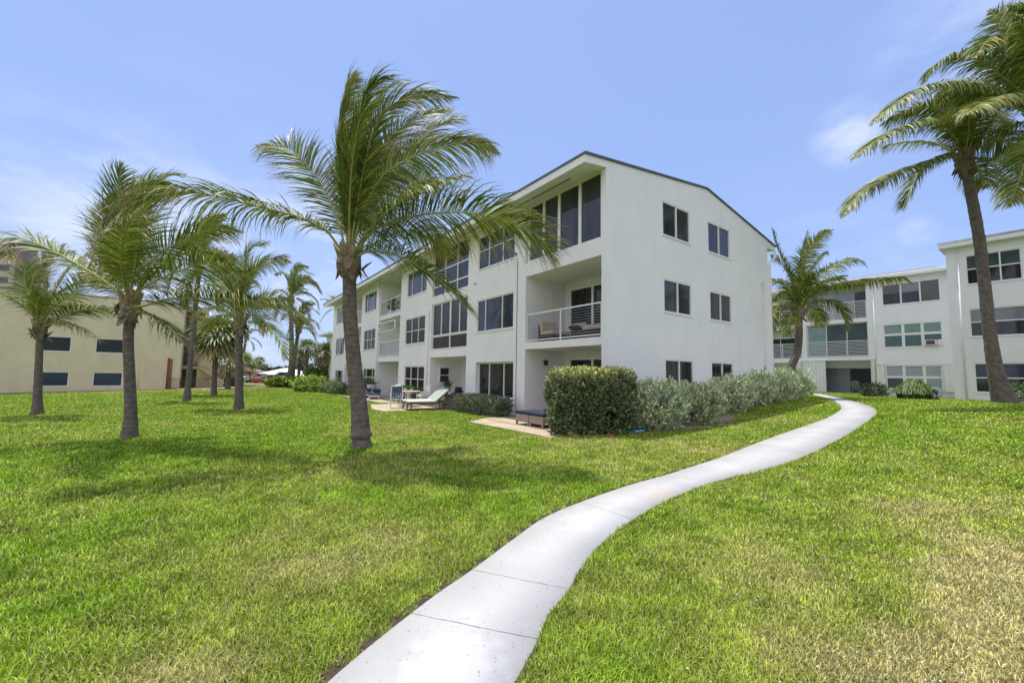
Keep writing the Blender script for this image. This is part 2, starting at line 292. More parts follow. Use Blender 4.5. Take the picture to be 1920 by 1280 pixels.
def window(root, pl, a0, a1, z0, z1, cols=(), rows=(), d=.07, fw=.055, mw=.045, fm='frame', gm='glass', thick=(), name='window', sill=True, low=None, pms=None):
    """frame bars with a pane behind; cols/rows are fractions"""
    mb = MB(); w_, h_ = a1-a0, z1-z0
    pl.box(mb, a0+.001, a1-.001, z1-fw, z1-.001, d-.04, d+.05); pl.box(mb, a0+.001, a1-.001, z0+.001, z0+fw, d-.04, d+.05)
    pl.box(mb, a0+.001, a0+fw, z0+fw, z1-fw, d-.04, d+.05); pl.box(mb, a1-fw, a1-.001, z0+fw, z1-fw, d-.04, d+.05)
    for c in cols:
        m = mw*1.9 if c in thick else mw
        pl.box(mb, a0+c*w_-m/2, a0+c*w_+m/2, z0+fw, z1-fw, d-.035, d+.04)
    for r in rows: pl.box(mb, a0+fw, a1-fw, z0+r*h_-mw/2, z0+r*h_+mw/2, d-.03, d+.042)
    if sill: pl.box(mb, a0-.04, a1+.04, z0-.045, z0-.001, -.035, d)
    f = mb.build(name, MT[fm], root)
    xs = [0, *cols, 1]
    pb = MB(); mats = []
    for i in range(len(xs)-1):
        pb.cm = i if pms else 0
        p0, p1 = a0+xs[i]*w_+.01, a0+xs[i+1]*w_-.01
        tl = (rng.random()-.5)*.012; t2 = (rng.random()-.5)*.012
        zm = z0+.01 if not low or not low[1][i % len(low[1])] else z0+low[0]*h_
        pb.quad(pl.p(p0, zm, d+.012+tl), pl.p(p1, zm, d+.012+t2), pl.p(p1, z1-.01, d+.012+t2), pl.p(p0, z1-.01, d+.012+tl+.003))
        if zm > z0+.02:
            nm = low[1][i % len(low[1])]; pb.cm = (len(pms) if pms else 1)+sorted(set(k_ for k_ in low[1] if k_)).index(nm)
            pb.quad(pl.p(p0, z0+.01, d+.012+tl), pl.p(p1, z0+.01, d+.012+t2), pl.p(p1, zm, d+.012+t2), pl.p(p0, zm, d+.012+tl))
    pb.build('pane', ([MT[m] for m in pms] if pms else [MT[gm]])+([MT[k_] for k_ in sorted(set(k_ for k_ in low[1] if k_))] if low else []), f)
    return f
def railing(root, pl, a0, a1, z0, z1, posts=1, cables=11, d=.0, cm='cable', cr=.006, pr=.03, name='railing'):
    mb = MB()
    pl.box(mb, a0, a1, z1-.05, z1, d-.03, d+.03); pl.box(mb, a0+.02, a1-.02, z0+.06, z0+.10, d-.02, d+.02)
    for i in range(posts+2):
        a = a0+.025+(a1-a0-.05)*i/(posts+1); pl.box(mb, a-.022, a+.022, z0, z1-.05, d-.022, d+.022)
    r = mb.build(name, MT['metalw'], root); cb = MB()
    for k in range(cables):
        z = z0+.1+(z1-.05-z0-.1)*(k+1)/(cables+1); cb.tube([pl.p(a0+.03, z, d), pl.p(a1-.03, z, d)], cr, 5, False)
    cb.build('cable' if cm == 'cable' else 'rail_bar', MT[cm], r)
    return r

# ---------------------------------------------------------------- main apartment building
def main_building():
    b = thing('apartment_building', 'long three storey white stucco building with glazed corner room and low gable roof', 'building', W(0, 0, 0), YAW)
    F = Plane('x', 0.0); G = Plane('y', -.15); mb = MB()
    ZT = 8.42; Z0 = -1.4
    wins = [  # a0, a1, z0, z1, cols, rows, glass
     (4.75, 7.66, 6.46, 8.06, (.31, .69), (.55,), 'glass2'), (4.78, 7.68, 3.54, 5.04, (.30, .76), (), 'glass2'),
     (13.45, 16.42, 6.42, 7.97, (.26, .74), (), 'glass2'), (13.48, 16.52, 3.38, 5.02, (.34, .67), (.5,), 'screen'), (13.38, 16.42, .42, 2.03, (.33, .68), (.52,), 'glass'),
     (22.6, 25.6, 6.4, 7.93, (.24, .76), (), 'glass'), (22.55, 25.5, 3.35, 4.97, (.34, .67), (.5,), 'screen'), (22.3, 25.3, .38, 1.9, (.24, .76), (.55,), 'glass'),
     (31.9, 35.1, 6.33, 7.92, (.24, .76), (), 'teal'), (31.7, 34.9, 3.22, 4.84, (.24, .76), (), 'glass'), (31.6, 34.6, .22, 1.74, (.24, .76), (), 'glass')]
    holes = [(w_[0], w_[1], w_[2], w_[3], .14) for w_ in wins]
    holes += [(.05, 3.97, -.0, 2.62, 2.1, 1), (.05, 3.97, 2.88, 5.50, 2.1, 1), (.05, 4.05, 6.04, 8.419, .22),
              (4.72, 7.66, .62, 2.16, .2),
              (8.57, 12.62, -.05, 2.49, 2.0, 1), (8.57, 12.62, 2.9, 5.46, .2), (8.57, 12.62, 5.86, 8.419, .2),
              (17.45, 21.65, -.3, 2.37, 1.6, 1), (17.45, 21.65, 2.72, 5.43, 1.6, 1), (17.45, 21.65, 5.70, 8.419, 1.6, 1),
              (26.3, 30.9, -.5, 2.25, 1.6, 1), (26.3, 30.9, 2.6, 5.40, 1.6, 1), (26.3, 30.9, 5.68, 8.419, 1.6, 1)]
    F.wall(mb, -.15, 36.4, Z0, ZT, holes)
    gh = [(3.03, 4.83, 6.77, 8.05, .1), (6.15, 7.95, 6.74, 8.02, .1), (3.06, 4.86, 3.96, 5.17, .1), (6.2, 7.96, 3.96, 5.14, .1), (3.09, 4.9, 1.02, 2.27, .1), (6.22, 7.98, 1.02, 2.27, .1), (10.88, 11.16, .6, 6.17, .12, 1)]
    G.wall(mb, 0, 11.62, Z0, 8.25, gh)
    mb.poly([(0, -.15, 8.25), (11.62, -.15, 8.25), (11.62, -.15, 8.40), (6.13, -.15, 9.36), (0, -.15, 8.60), ])
    mb.poly([(-.97, -.15, 8.185), (0, -.15, 8.32), (0, -.15, 8.60), (-.97, -.15, 8.475)])
    mb.quad((11.62, -.15, Z0), (11.62, 36.4, Z0), (11.62, 36.4, 8.4), (11.62, -.15, 8.4))
    mb.poly([(0, 36.4, Z0), (11.62, 36.4, Z0), (11.62, 36.4, 8.4), (6.13, 36.4, 9.36), (0, 36.4, 8.42)])
    mb.build('wall', MT['stucco'], b)
    # floors of the recesses
    rm = MB()
    def roofz(x): return 8.515+(x+.97)*.1265 if x < 6.13 else 9.413-(x-6.13)*.18
    for (x0, x1) in ((-1.0, 6.13), (6.13, 12.55)):
        for y0, y1 in ((-.20, 36.9),):
            A, B = roofz(x0), roofz(x1)
            rm.poly([(x0, y0, A), (x1, y0, B), (x1, y1, B), (x0, y1, A)]); rm.poly([(x0, y0, A-.075), (x1, y0, B-.075), (x1, y1, B-.075), (x0, y1, A-.075)])
            rm.quad((x0, y0, A), (x1, y0, B), (x1, y0, B-.075), (x0, y0, A-.075)); rm.quad((x0, y1, A), (x1, y1, B), (x1, y1, B-.075), (x0, y1, A-.075))
    rm.quad((-1.0, -.2, roofz(-1.)), (-1., 36.9, roofz(-1.)), (-1., 36.9, roofz(-1.)-.075), (-1., -.2, roofz(-1.)-.075))
    rm.quad((12.55, -.2, roofz(12.55)), (12.55, 36.9, roofz(12.55)), (12.55, 36.9, roofz(12.55)-.075), (12.55, -.2, roofz(12.55)-.075))
    roof = rm.build('roof', MT['roof'], b)
    fm = MB(); fm.quad((-.97, -.147, 8.438), (-.97, 36.85, 8.438), (-.97, 36.85, 8.19), (-.97, -.147, 8.19)); fm.quad((-.97, -.147, 8.438), (-.93, -.147, 8.438), (-.93, -.147, 8.19), (-.97, -.147, 8.19))
    fm.quad((-.97, 36.85, 8.19), (1, 36.85, 8.4), (1, 36.85, 8.6), (-.97, 36.85, 8.43))
    fm.quad((12.5, -.147, roofz(12.5)-.08), (12.5, 36.8, roofz(12.5)-.08), (12.5, 36.8, 8.0), (12.5, -.147, 8.0))
    fm.poly([(11.62, -.146, 7.98), (12.5, -.146, 8.0), (12.5, -.146, roofz(12.5)-.08), (11.62, -.146, 8.36)])
    fm.build('fascia', MT['stucco2'], b)
    sm = MB(); sm.quad((-.97, -.149, 8.19), (-.97, 36.84, 8.19), (.25, 36.84, 8.36), (.25, -.149, 8.36)); sm.quad((11.62, -.14, 8.0), (11.62, 36.8, 8.0), (12.5, 36.8, 8.0), (12.5, -.14, 8.0))
    sm.quad((.25, -.14, 8.36), (.25, 36.84, 8.36), (2, 36.84, 8.42), (2, -.14, 8.42))
    sf = sm.build('soffit', MT['soffit'], b)
    vm = MB()
    for a in (1.0, 5.5, 10.5, 15, 20, 25, 30): vm.box(-.50, a, 8.235, -.44, a+3.2, 8.262)
    vm.build('soffit_vent', MT['grey'], sf)
    for w_ in wins: window(b, F, *w_[:4], w_[4], w_[5], gm=w_[6])
    # large glazed openings
    window(b, F, .08, 4.0, 6.05, 8.40, (.27, .54, .76), (), d=.15, fw=.10, mw=.12, gm='glass2', sill=False)
    window(b, F, 8.6, 12.58, 5.88, 8.40, (.30, .64), (.22, .56), d=.1, mw=.075, gm='glass', sill=False)
    window(b, F, 8.6, 12.58, 2.92, 3.66, (.47,), (), d=.1, mw=.09, gm='screen', sill=False)
    window(b, F, 8.6, 12.58, 3.67, 5.45, (.22, .47, .73), (), d=.1, mw=.07, thick=(.47,), gm='screen', sill=False)
    f = window(b, F, 4.75, 7.63, .64, 2.15, (.29, .68), (), d=.17, gm='glass', name='window')
    D = Plane('x', 2.1)
    for z0, z1 in ((2.9, 5.25), (.02, 2.38)):
        window(b, D, 1.0, 3.62, z0, z1, (.5,), (), d=-.05, fw=.12, mw=.11, gm='glass', name='sliding_door', sill=False)
    cd = MB(); cd.box(1.35, 3.955, 2.9, 1.42, 3.968, 5.3); cd.box(1.42, 3.955, 5.2, 2.05, 3.968, 5.3); cd.box(1.45, 3.94, 2.95, 2.0, 3.966, 5.15); cd.build('closet_door', MT['stucco2'], b)
    D = Plane('y', 12.62); window(b, D, .55, 1.22, 1.08, 1.98, (), (.5,), d=-.05, gm='glass')
    D = Plane('x', 1.6)
    for a0, a1, z0 in ((17.8, 20.6, 2.74), (17.8, 20.6, 5.72), (27, 29.8, 2.62), (27, 29.8, 5.7), (17.8, 20.4, -.2)):
        window(b, D, a0, a1, z0, z0+2.1, (.5,), (), d=-.04, gm='grayblind', name='sliding_door', sill=False)
    for h in gh[:6]: window(b, G, *h[:4], (.5,), (), d=.05, fw=.05, mw=.07, gm='glass' if h[2] < 3 else 'glass2')
    railing(b, F, .07, 3.93, 2.88, 4.0, 1, 10, d=.06)
    railing(b, F, 17.5, 21.6, 2.73, 3.82, 1, 10, d=.06); railing(b, F, 17.5, 21.6, 5.71, 6.8, 1, 10, d=.06)
    railing(b, F, 26.4, 30.85, 2.61, 3.75, 1, 8, d=.06); railing(b, F, 26.4, 30.85, 5.69, 6.8, 1, 8, d=.06)
    # pipes and pilasters
    for pts, r in (([(-.05, 12.92, -.4), (-.05, 12.92, 5.2)], .055), ([(-.05, 21.8, -.5), (-.05, 21.8, 8.3)], .06), ([(-.05, 31.2, -.6), (-.05, 31.2, 2.1)], .06)):
        m = MB(); m.tube(pts, r, 10); m.build('downspout', MT['stucco'], b, smooth=True)
    m = MB(); m.tube([(-.02, 4.50, .05), (-.02, 4.52, 6.35)], .012, 6); m.build('cable_conduit', MT['grey'], b)
    m = MB(); m.tube([(-.06, 21.75, 5.15), (-.06, 18.3, 5.15), (-.06, 18.2, 5.05), (-.06, 18.2, 4.62), (-.06, 18.35, 4.5), (-.06, 21.75, 4.5)], .05, 8); m.build('utility_pipe', MT['stucco'], b, smooth=True)
    m = MB(); m.box(11.56, -.25, .8, 11.69, -.13, 7.15); m.tube([(11.62, -.19, 7.1), (11.75, -.19, 7.28), (12.3, -.19, 7.55), (12.4, -.19, 7.95)], .055, 8); m.build('downspout', MT['stucco2'], b)
    m = MB(); m.box(10.92, -.148, .9, 11.02, -.07, 2.2); m.build('drain_pipe', MT['grey'], b)
    # lights and vents on the walls
    for (x, y, z) in ((1.0, 3.93, 2.15),):
        m = MB(); m.box(x-.04, y-.01, z-.06, x+.04, y+.04, z+.06); m.box(x-.06, y-.12, z-.13, x+.06, y-.02, z+.08); m.tube([(x, y-.07, z+.08), (x, y-.07, z+.14)], .01, 6); m.build('wall_light', MT['iron'], b)
    m = MB(); m.box(1.55, 3.92, .25, 1.75, 3.965, .5); m.build('outlet_cover', MT['grey'], b)
    m = MB(); m.tube([(-.06, 7.75, 5.82), (-.14, 7.72, 5.86)], .035, 8); m.build('camera', MT['grey'], b)
    m = MB(); m.tube([(-.05, 4.62, 6.56), (-.13, 4.6, 6.6)], .04, 8); m.box(-.03, 4.58, 6.5, .0, 4.66, 6.62); m.build('spotlight', MT['grey'], b)
    m = MB()
    for k in range(5):
        a = k*2*pi/5+.3; m.box(-.06, .12, -.006, .06, .62, .006, Matrix.Translation((.95, 9.2, 2.18)) @ Matrix.Rotation(a, 4, 'Z') @ Matrix.Rotation(.18, 4, 'Y'))
    m.lathe([(.09, -.06), (.11, 0), (.09, .05)], 12, (.95, 9.2, 2.18)); m.tube([(.95, 9.2, 2.2), (.95, 9.2, 2.49)], .018, 6); m.lathe([(.03, -.16), (.09, -.12), (.10, -.07)], 12, (.95, 9.2, 2.18)); m.build('ceiling_fan', MT['white'], b)
    # back annex with the lower roof
    m = MB(); m.box(.6, 36.41, -1.4, 8, 42, 5.55); m.build('annex_wall', MT['stucco'], b)
    m = MB(); m.box(-.15, 36.9, 5.56, 8.5, 42.6, 5.78); m.build('annex_roof', MT['stucco2'], b)
main_building()

# ---------------------------------------------------------------- right apartment building (two joined wings)
def right_building():
    b = thing('apartment_building', 'flat roofed white building with bar balconies and accordion shutters at the path end', 'building', W(23.04, -4.7, 0), YAW)
    dy = 4.7; F = Plane('x', 0); mb = MB(); O = lambda a: a+dy
    wins = [(-7.35, -5.42, 6.9, 8.5, (.37,), (.52,), 'glass'), (-9.6, -5.42, 4.06, 5.56, (.46,), (.52,), 'glass2'), (-9.6, -5.46, 1.1, 2.65, (.46,), (.5,), 'glass2'), (-11.8, -9.9, 6.9, 8.5, (.5,), (.52,), 'glass')]
    F.wall(mb, -20, 0, -.6, 9.0, [(O(w_[0]), O(w_[1]), w_[2], w_[3], .12) for w_ in wins])
    mb.quad((0, 0, -.6), (12, 0, -.6), (12, 0, 9.0), (0, 0, 9.0)); mb.quad((0, -20, -.6), (12, -20, -.6), (12, -20, 9.), (0, -20, 9.))
    mb.quad((12, 0, -.6), (12, -20, -.6), (12, -20, 9.), (12, 0, 9.))
    # middle wing, front at x = 6.26
    XM = 6.26; Gm = Plane('x', XM)
    mw = [(-3.58, -.6, 7.06, 8.56, (.33, .66), (), 'x'), (-3.55, -.58, 4.0, 5.65, (.32, .65), (.55,), 'y'), (-3.42, -.6, 1.08, 2.72, (.3, .66), (.5,), 'z')]
    holes = [(O(w_[0]), O(w_[1]), w_[2], w_[3], .1) for w_ in mw]
    holes += [(O(.3), O(4.25), 6.3, 8.95, 1.5, 1), (O(.28), O(4.2), 3.42, 6.0, .25), (O(.2), O(4.5), .62, 3.12, 1.2, 1),
              (O(4.5), O(8.8), 6.15, 8.8, 1.5, 1), (O(4.55), O(8.8), 3.36, 5.75, 1.5, 1), (O(4.6), O(8.8), .6, 3.0, 1.5, 1)]
    Gm.wall(mb, 0, O(24), -.6, 8.96, holes)
    mb.quad((18, 0, -.6), (18, O(24), -.6), (18, O(24), 8.96), (18, 0, 8.96)); mb.quad((XM, O(24), -.6), (18, O(24), -.6), (18, O(24), 8.96), (XM, O(24), 8.96))
    mb.build('wall', MT['stucco'], b)
    r = MB(); r.box(-.45, -20.3, 8.99, 12.3, .22, 9.32); r.build('roof', MT['stucco2'], b, bevel=.03)
    r = MB(); r.box(-.46, -20.31, 9.21, -.44, .23, 9.33); r.build('gutter', MT['cable'], b)
    r = MB(); r.box(XM-.55, .23, 8.95, 18.3, O(24.4), 9.2); r.build('roof', MT['stucco2'], b, bevel=.03)
    r = MB(); r.box(XM-.4, 1.2, 9.2, 18, O(24), 9.34); r.build('roof_flashing', MT['cable'], b)
    for w_, gu, gl in zip(wins, ('tealdark', 'grayblind', 'blueglass', 'tealdark'), ('glass', 'glass2', 'glass', 'glass')): window(b, F, O(w_[0]), O(w_[1]), *w_[2:6], gm=gu, low=(.5, (gl,)), mw=.06)
    sets = {'x': ('brownshade', 'grayblind', 'brownshade'), 'y': ('teal', 'teal', 'teal'), 'z': ('paleblind',)*3}; lows = {'x': (.55, (None, 'glass2', 'glass')), 'y': (.55, ('tealgrey',)), 'z': (.5, ('paleblind', 'paleblind', 'brownshade'))}
    for w_ in mw: window(b, Gm, O(w_[0]), O(w_[1]), *w_[2:6], pms=sets[w_[6]], low=lows[w_[6]], mw=.16 if w_[6] != 'x' else .08)
    # roller shades behind the lower sashes: darker lower halves
    # balconies
    Gd = Plane('x', XM+1.5)
    window(b, Plane('x', XM+.25), O(.3), O(4.18), 3.44, 5.98, (.33, .665), (), d=-.06, gm='teal', pms=('tealdark', 'tealdark', 'teal'), sill=False, name='sliding_door')
    window(b, Gd, O(.4), O(4.2), 6.32, 8.6, (.25, .62), (), d=-.04, pms=('glass', 'teal', 'paleblind'), sill=False, name='sliding_door')
    window(b, Plane('x', XM+1.2), O(.3), O(4.4), .66, 2.56, (.36, .78), (), d=-.04, pms=('glass', 'grayblind', 'grayblind'), sill=False, name='sliding_door', fm='grey')
    window(b, Gd, O(5), O(8.3), 3.4, 5.2, (.5,), (), d=-.04, gm='glass', sill=False, name='sliding_door'); window(b, Gd, O(5), O(8.3), 6.2, 8.2, (.5,), (), d=-.04, gm='glass', sill=False, name='sliding_door')
    railing(b, Gm, O(.3), O(4.22), 6.32, 7.6, 2, 9, d=.04, cm='metalw', cr=.017); railing(b, Gm, O(.3), O(4.18), 3.43, 4.62, 2, 9, d=.04, cm='metalw', cr=.017)
    railing(b, Gm, O(4.6), O(8.75), 3.38, 4.58, 2, 9, d=.04, cm='metalw', cr=.017); railing(b, Gm, O(4.55), O(8.75), 6.17, 7.4, 2, 9, d=.04, cm='metalw', cr=.017)
    # accordion shutters
    for a0, a1, z0, z1 in ((2.95, 4.5, .65, 3.1), (-.02, .18, .65, 3.15), (-.55, -.15, .95, 2.78), (-3.95, -3.45, .95, 2.78), (4.6, 4.95, .65, 3.0)):
        m = MB(); n = max(2, int((a1-a0)/.11)); pts = []
        for k in range(n+1): pts.append((XM-.10-(.09 if k % 2 else 0), O(a0)+(a1-a0)*k/n))
        for k in range(n):
            (x0, y0), (x1, y1) = pts[k], pts[k+1]; m.quad((x0, y0, z0), (x1, y1, z0), (x1, y1, z1), (x0, y0, z1))
        m.box(XM-.2, O(a0), z1, XM-.003, O(a1), z1+.06); m.box(XM-.2, O(a1)-.03, z0, XM-.05, O(a1), z1); m.build('storm_shutter', MT['stucco2'], b)
    for a in (-.12, -5.15):
        m = MB(); x = XM-.06 if a > -1 else -.06; m.tube([(x+.02, O(a), .6), (x+.02, O(a), 8.9)], .04, 10); m.build('downspout', MT['stucco'], b, smooth=True)
    # window air conditioner
    m = MB(); m.box(XM-.32, O(-3.3), 4.06, XM+.05, O(-2.72), 4.42); a = m.build('air_conditioner', MT['white'], b, bevel=.015)
    m = MB(); m.box(XM-.335, O(-3.22), 4.1, XM-.322, O(-2.8), 4.38); m.build('grille', MT['acgrill'], a)
    m = MB(); m.box(XM-.03, O(-3.5), 4.05, XM+.04, O(-3.32), 4.44); m.box(XM-.03, O(-2.7), 4.05, XM+.04, O(-2.58), 4.44); m.build('filler_panel', MT['stucco2'], a)
right_building()

# ---------------------------------------------------------------- cream building on the left
def left_building():
    b = thing('apartment_building', 'cream stucco building with dark windows and outside stairs beyond the palms on the left', 'building', W(-12.1, 41.1, 0), YAW)
    dx = 12.1; F = Plane('y', 0); mb = MB(); X = lambda a: a+dx
    wu = [(-21.25, -19.6), (-18.1, -16.3)]
    wl = [(-21.15, -19.55), (-18.08, -16.25)]
    F.wall(mb, -30, X(-12.3), -2.5, 7.72, [(X(a), X(c), 2.9, 4.12, .1) for a, c in wu]+[(X(a), X(c), .02, 1.19, .1) for a, c in wl])
    mb.quad((X(-12.3), 0, -2.5), (X(-12.3), 9, -2.5), (X(-12.3), 9, 7.72), (X(-12.3), 0, 7.72)); mb.quad((-30, 0, -2.5), (-30, 14, -2.5), (-30, 14, 7.72), (-30, 0, 7.72))
    # stair wing, front at y = 2.9, walls either side of the recess
    mb.box(X(-12.31), 4.6, -1.0, X(-10.6), 9, 7.85); mb.box(X(-11.1), 2.9, -1.0, X(-9.72), 8.5, 4.35); mb.box(X(-10.75), 2.9, 4.34, X(-10.62), 4.7, 7.85)
    mb.build('wall', MT['yellow'], b)
    m = MB(); m.box(-30.1, -.06, 7.72, X(-12.25), 14, 7.80); m.box(X(-12.31), 2.8, 7.851, X(-10.55), 9, 7.95); m.build('roof', MT['brownroof'], b)
    for a, c in wu: window(b, F, X(a), X(c), 2.9, 4.12, (), (), d=.04, gm='greenglass', fw=.04)
    for a, c in wl: window(b, F, X(a), X(c), .02, 1.19, (), (), d=.04, gm='blueglass', fw=.04)
    m = MB(); m.box(X(-12.29), 2.85, 4.5, X(-10.76), 4.59, 4.78); m.box(X(-12.29), 2.85, 1.62, X(-9.9), 2.89, 1.88); m.box(X(-12.29), 2.9, 1.62, X(-11.11), 4.59, 1.88); m.box(X(-12.29), 2.85, 7.4, X(-10.76), 4.59, 7.84); m.build('balcony_slab', MT['yellowsh'], b)
    m = MB(); m.box(X(-12.28), 4.55, -.2, X(-11.2), 4.59, 1.55); m.box(X(-12.28), 4.55, 2.0, X(-11.9), 4.59, 4.1); m.box(X(-12.28), 4.55, 4.9, X(-11.9), 4.59, 6.9); m.build('doorway', MT['brownshade'], b)
    for z0, z1, a1 in ((4.8, 5.95, -10.8), (1.9, 3.02, -10.9)):
        m = MB(); m.box(X(-12.28), 2.84, z1-.05, X(a1), 2.88, z1)
        n = 13
        for k in range(n+1):
            x = X(-12.28)+(X(a1)-X(-12.28))*k/n; m.box(x-.012, 2.85, z0, x+.012, 2.875, z1-.05)
        m.build('balcony_railing', MT['iron'], b)
    # staircase running down to the right
    m = MB(); n = 12
    for k in range(n):
        x = X(-10.9)+(2.1)*k/n; z = 1.9-1.65*k/n; m.box(x, 2.1, z-.28, x+.19, 2.84, z-.06)
    m.box(X(-10.0), 2.15, -.4, X(-8.85), 2.8, .55); st = m.build('staircase', MT['yellowsh'], b)
    m = MB()
    m.tube([(X(-10.9), 2.1, 2.95), (X(-8.85), 2.1, 1.4)], .03, 6); m.tube([(X(-10.9), 2.1, 1.98), (X(-8.85), 2.1, .38)], .025, 6)
    for k in range(17):
        t = k/16; x = X(-10.9)+2.05*t; m.box(x-.018, 2.09, 1.98-1.6*t, x+.018, 2.11, 2.95-1.55*t)
    m.build('stair_railing', MT['tan'], st)
    m = MB(); m.box(X(-13.25), -.08, -.3, X(-13.05), -.003, 2.6); m.box(X(-13.0), -.07, -.3, X(-12.9), -.003, 2.5); m.build('downspout', MT['rust'], b)
    m = MB(); m.tube([(X(-15.2), -.04, -.3), (X(-15.2), -.04, 1.8)], .015, 6); m.box(X(-15.26), -.08, 0, X(-15.14), -.003, .15); m.build('conduit', MT['yellowsh'], b)
left_building()
def ground_at(v, s): x, y = Wl(v, s); return Tz(x, y)
def iron_fence():
    f = thing('iron_fence', 'low dark iron picket fence in front of the cream building stairs', 'fence', W(-13.15, 40.3, ground_at(-12, 40.3)), YAW)
    m = MB(); n = 34; ln = 3.4
    m.box(0, -.02, .95, ln, .02, .99); m.box(0, -.015, .12, ln, .015, .15)
    for k in range(n+1): m.box(ln*k/n-.01, -.01, 0, ln*k/n+.01, .01, .96)
    m.build('picket_panel', MT['iron'], f)
    for x in (0, 1.7, 3.4):
        m = MB(); m.box(x-.035, -.035, -.1, x+.035, .035, 1.05); m.build('post', MT['iron'], f)
    m = MB(); m.box(.9, -.04, .5, 1.1, -.015, .68); m.build('letter_box', MT['iron'], f)
iron_fence()
m = MB(); m.box(-.8, -.03, 0, .8, .03, 1.05)
for k in range(9): m.box(-.8+k*.2-.005, -.045, 0, -.8+k*.2+.005, -.031, 1.05)
o = m.build('trash_enclosure', MT['iron'], loc=W(-8.3, 46, ground_at(-8.3, 46)-.1)); o.rotation_euler.z = YAW; tag(o, 'dark slatted bin screen at the foot of the outside stairs', 'screen')

def tower():
    b = thing('tower_block', 'tall beige and mauve tower block far behind the cream building', 'building', (0, 0, 0), 0)
    P = lambda x, d, z: ((x-960)/770*d, d, z)
    m = MB(); m.box(-175, 130, -3, -160.2, 135.6, 41.5); m.build('wall', MT['tower'], b)
    m = MB(); m.box(-160.19, 130.15, -3, -160.0, 135.6, 41.3); m.build('side_wall', MT['mauve'], b)
    for z in range(4, 37, 4):
        m = MB(); m.box(-166.5, 129.93, z, -162, 129.99, z+1.9); m.build('window', MT['glass2'], b)
tower()
# ---------------------------------------------------------------- ground, path
PL = np.array([(-0.99, 2.11, 0.0), (-0.92, 2.32, 0.0), (-0.8, 2.6, 0.0), (-0.65, 2.91, 0.0), (-0.49, 3.22, 0.0), (-0.3, 3.54, 0.0), (0.03, 4.16, 0.0), (0.4, 4.81, 0.0), (0.92, 5.41, 0.0), (1.77, 6.23, 0.01), (2.57, 6.87, 0.02), (3.12, 7.35, 0.03), (4.12, 8.21, 0.06), (5.76, 9.72, 0.12), (7.5, 11.19, 0.22), (9.2, 12.52, 0.33), (10.64, 13.74, 0.44), (12.28, 15.41, 0.55), (13.81, 17.51, 0.62), (16.82, 22.22, 0.65), (20.13, 27.67, 0.6)]); PR = np.array([(-0.06, 2.13, 0.0), (0.05, 2.34, 0.0), (0.18, 2.65, 0.0), (0.27, 2.92, 0.0), (0.45, 3.25, 0.0), (0.63, 3.66, 0.0), (0.92, 4.17, 0.0), (1.39, 4.8, 0.0), (1.96, 5.44, 0.01), (2.64, 6.06, 0.02), (3.41, 6.64, 0.04), (4.35, 7.22, 0.06), (5.64, 8.13, 0.1), (7.31, 9.48, 0.19), (9.44, 11.28, 0.34), (11.6, 13.22, 0.51), (12.49, 14.16, 0.57), (13.73, 15.86, 0.64), (16.02, 19.66, 0.68), (20.67, 27.07, 0.61), (22.14, 30.0, 0.6)])
def catmull(P, n):
    P = np.asarray(P, float); Q = np.vstack([2*P[0]-P[1], P, 2*P[-1]-P[-2]])
    seg = np.hypot(*(np.diff(P[:, :2], axis=0).T)) if P.shape[1] == 2 else np.linalg.norm(np.diff(P, axis=0), axis=1)
    s = np.concatenate([[0], np.cumsum(seg)]); u = np.linspace(0, s[-1], n); out = []
    for x in u:
        i = min(len(seg)-1, int(np.searchsorted(s, x, 'right')-1)); t = (x-s[i])/max(seg[i], 1e-9)
        a, b, c, d = Q[i], Q[i+1], Q[i+2], Q[i+3]
        out.append(.5*((2*b)+(c-a)*t+(2*a-5*b+4*c-d)*t*t+(3*b-a-3*c+d)*t**3))
    return np.array(out)
NPATH = 260
pl_ = catmull(PL[:, :2], NPATH); pr_ = catmull(PR[:, :2], NPATH)
poly = np.vstack([pl_, pr_[::-1]])
def in_poly(x, y, P):
    x = np.asarray(x); y = np.asarray(y); c = np.zeros(x.shape, bool); n = len(P); j = n-1
    for i in range(n):
        xi, yi = P[i]; xj, yj = P[j]
        if yi != yj: c ^= ((yi > y) != (yj > y)) & (x < (xj-xi)*(y-yi)/(yj-yi)+xi)
        j = i
    return c
def gcol(x, y):
    """colour of the turf: lush green, olive and dry straw patches"""
    n1 = fbm(x, y, .42); n2 = fbm(x+31, y-17, 1.7); n3 = vnoise(x, y, 9)
    blobs = [(-1.9, 4.3, 1.3, .38), (-2.3, 6.8, 1.6, .35), (3.2, 2.3, 1.4, .95), (4.6, 3.2, 1.4, .9), (2.2, 1.5, .9, 1.0), (1.9, 7.9, 1.6, .3), (2, 10, 1.7, .45), (-3.5, 12, 2, .35), (5.5, 4.9, 1.2, .35), (3.8, 9.6, 1.5, .45), (-34, 52, 8, .9), (-30, 45, 4.5, .7), (-27, 37, 3, .45), (9, 13.5, 1.5, .3), (-1.6, 2.1, .6, .5), (-1.0, 8.6, 1.2, .35), (-20, 42, 4, .3), (-30, 33, 4, .3)]
    d = np.zeros(np.shape(x))
    for bx, by, br, ba in blobs: d = np.maximum(d, ba*np.exp(-((x-bx)**2+(y-by)**2)/(br*br)))
    d = np.clip(d*(.55+.9*n2)*1.15+(n1-.5)*.7+(n2-.5)*.55+.12, 0, 1)
    lush = np.array([.225, .365, .022]); mid = np.array([.345, .425, .055]); dry = np.array([.56, .51, .22])
    a = np.clip(d/.45, 0, 1)[..., None]; b = np.clip((d-.45)/.45, 0, 1)[..., None]
    c = (lush*(1-a)+mid*a)*(1-b)+dry*b
    return c*(.88+.24*n3[..., None]), d
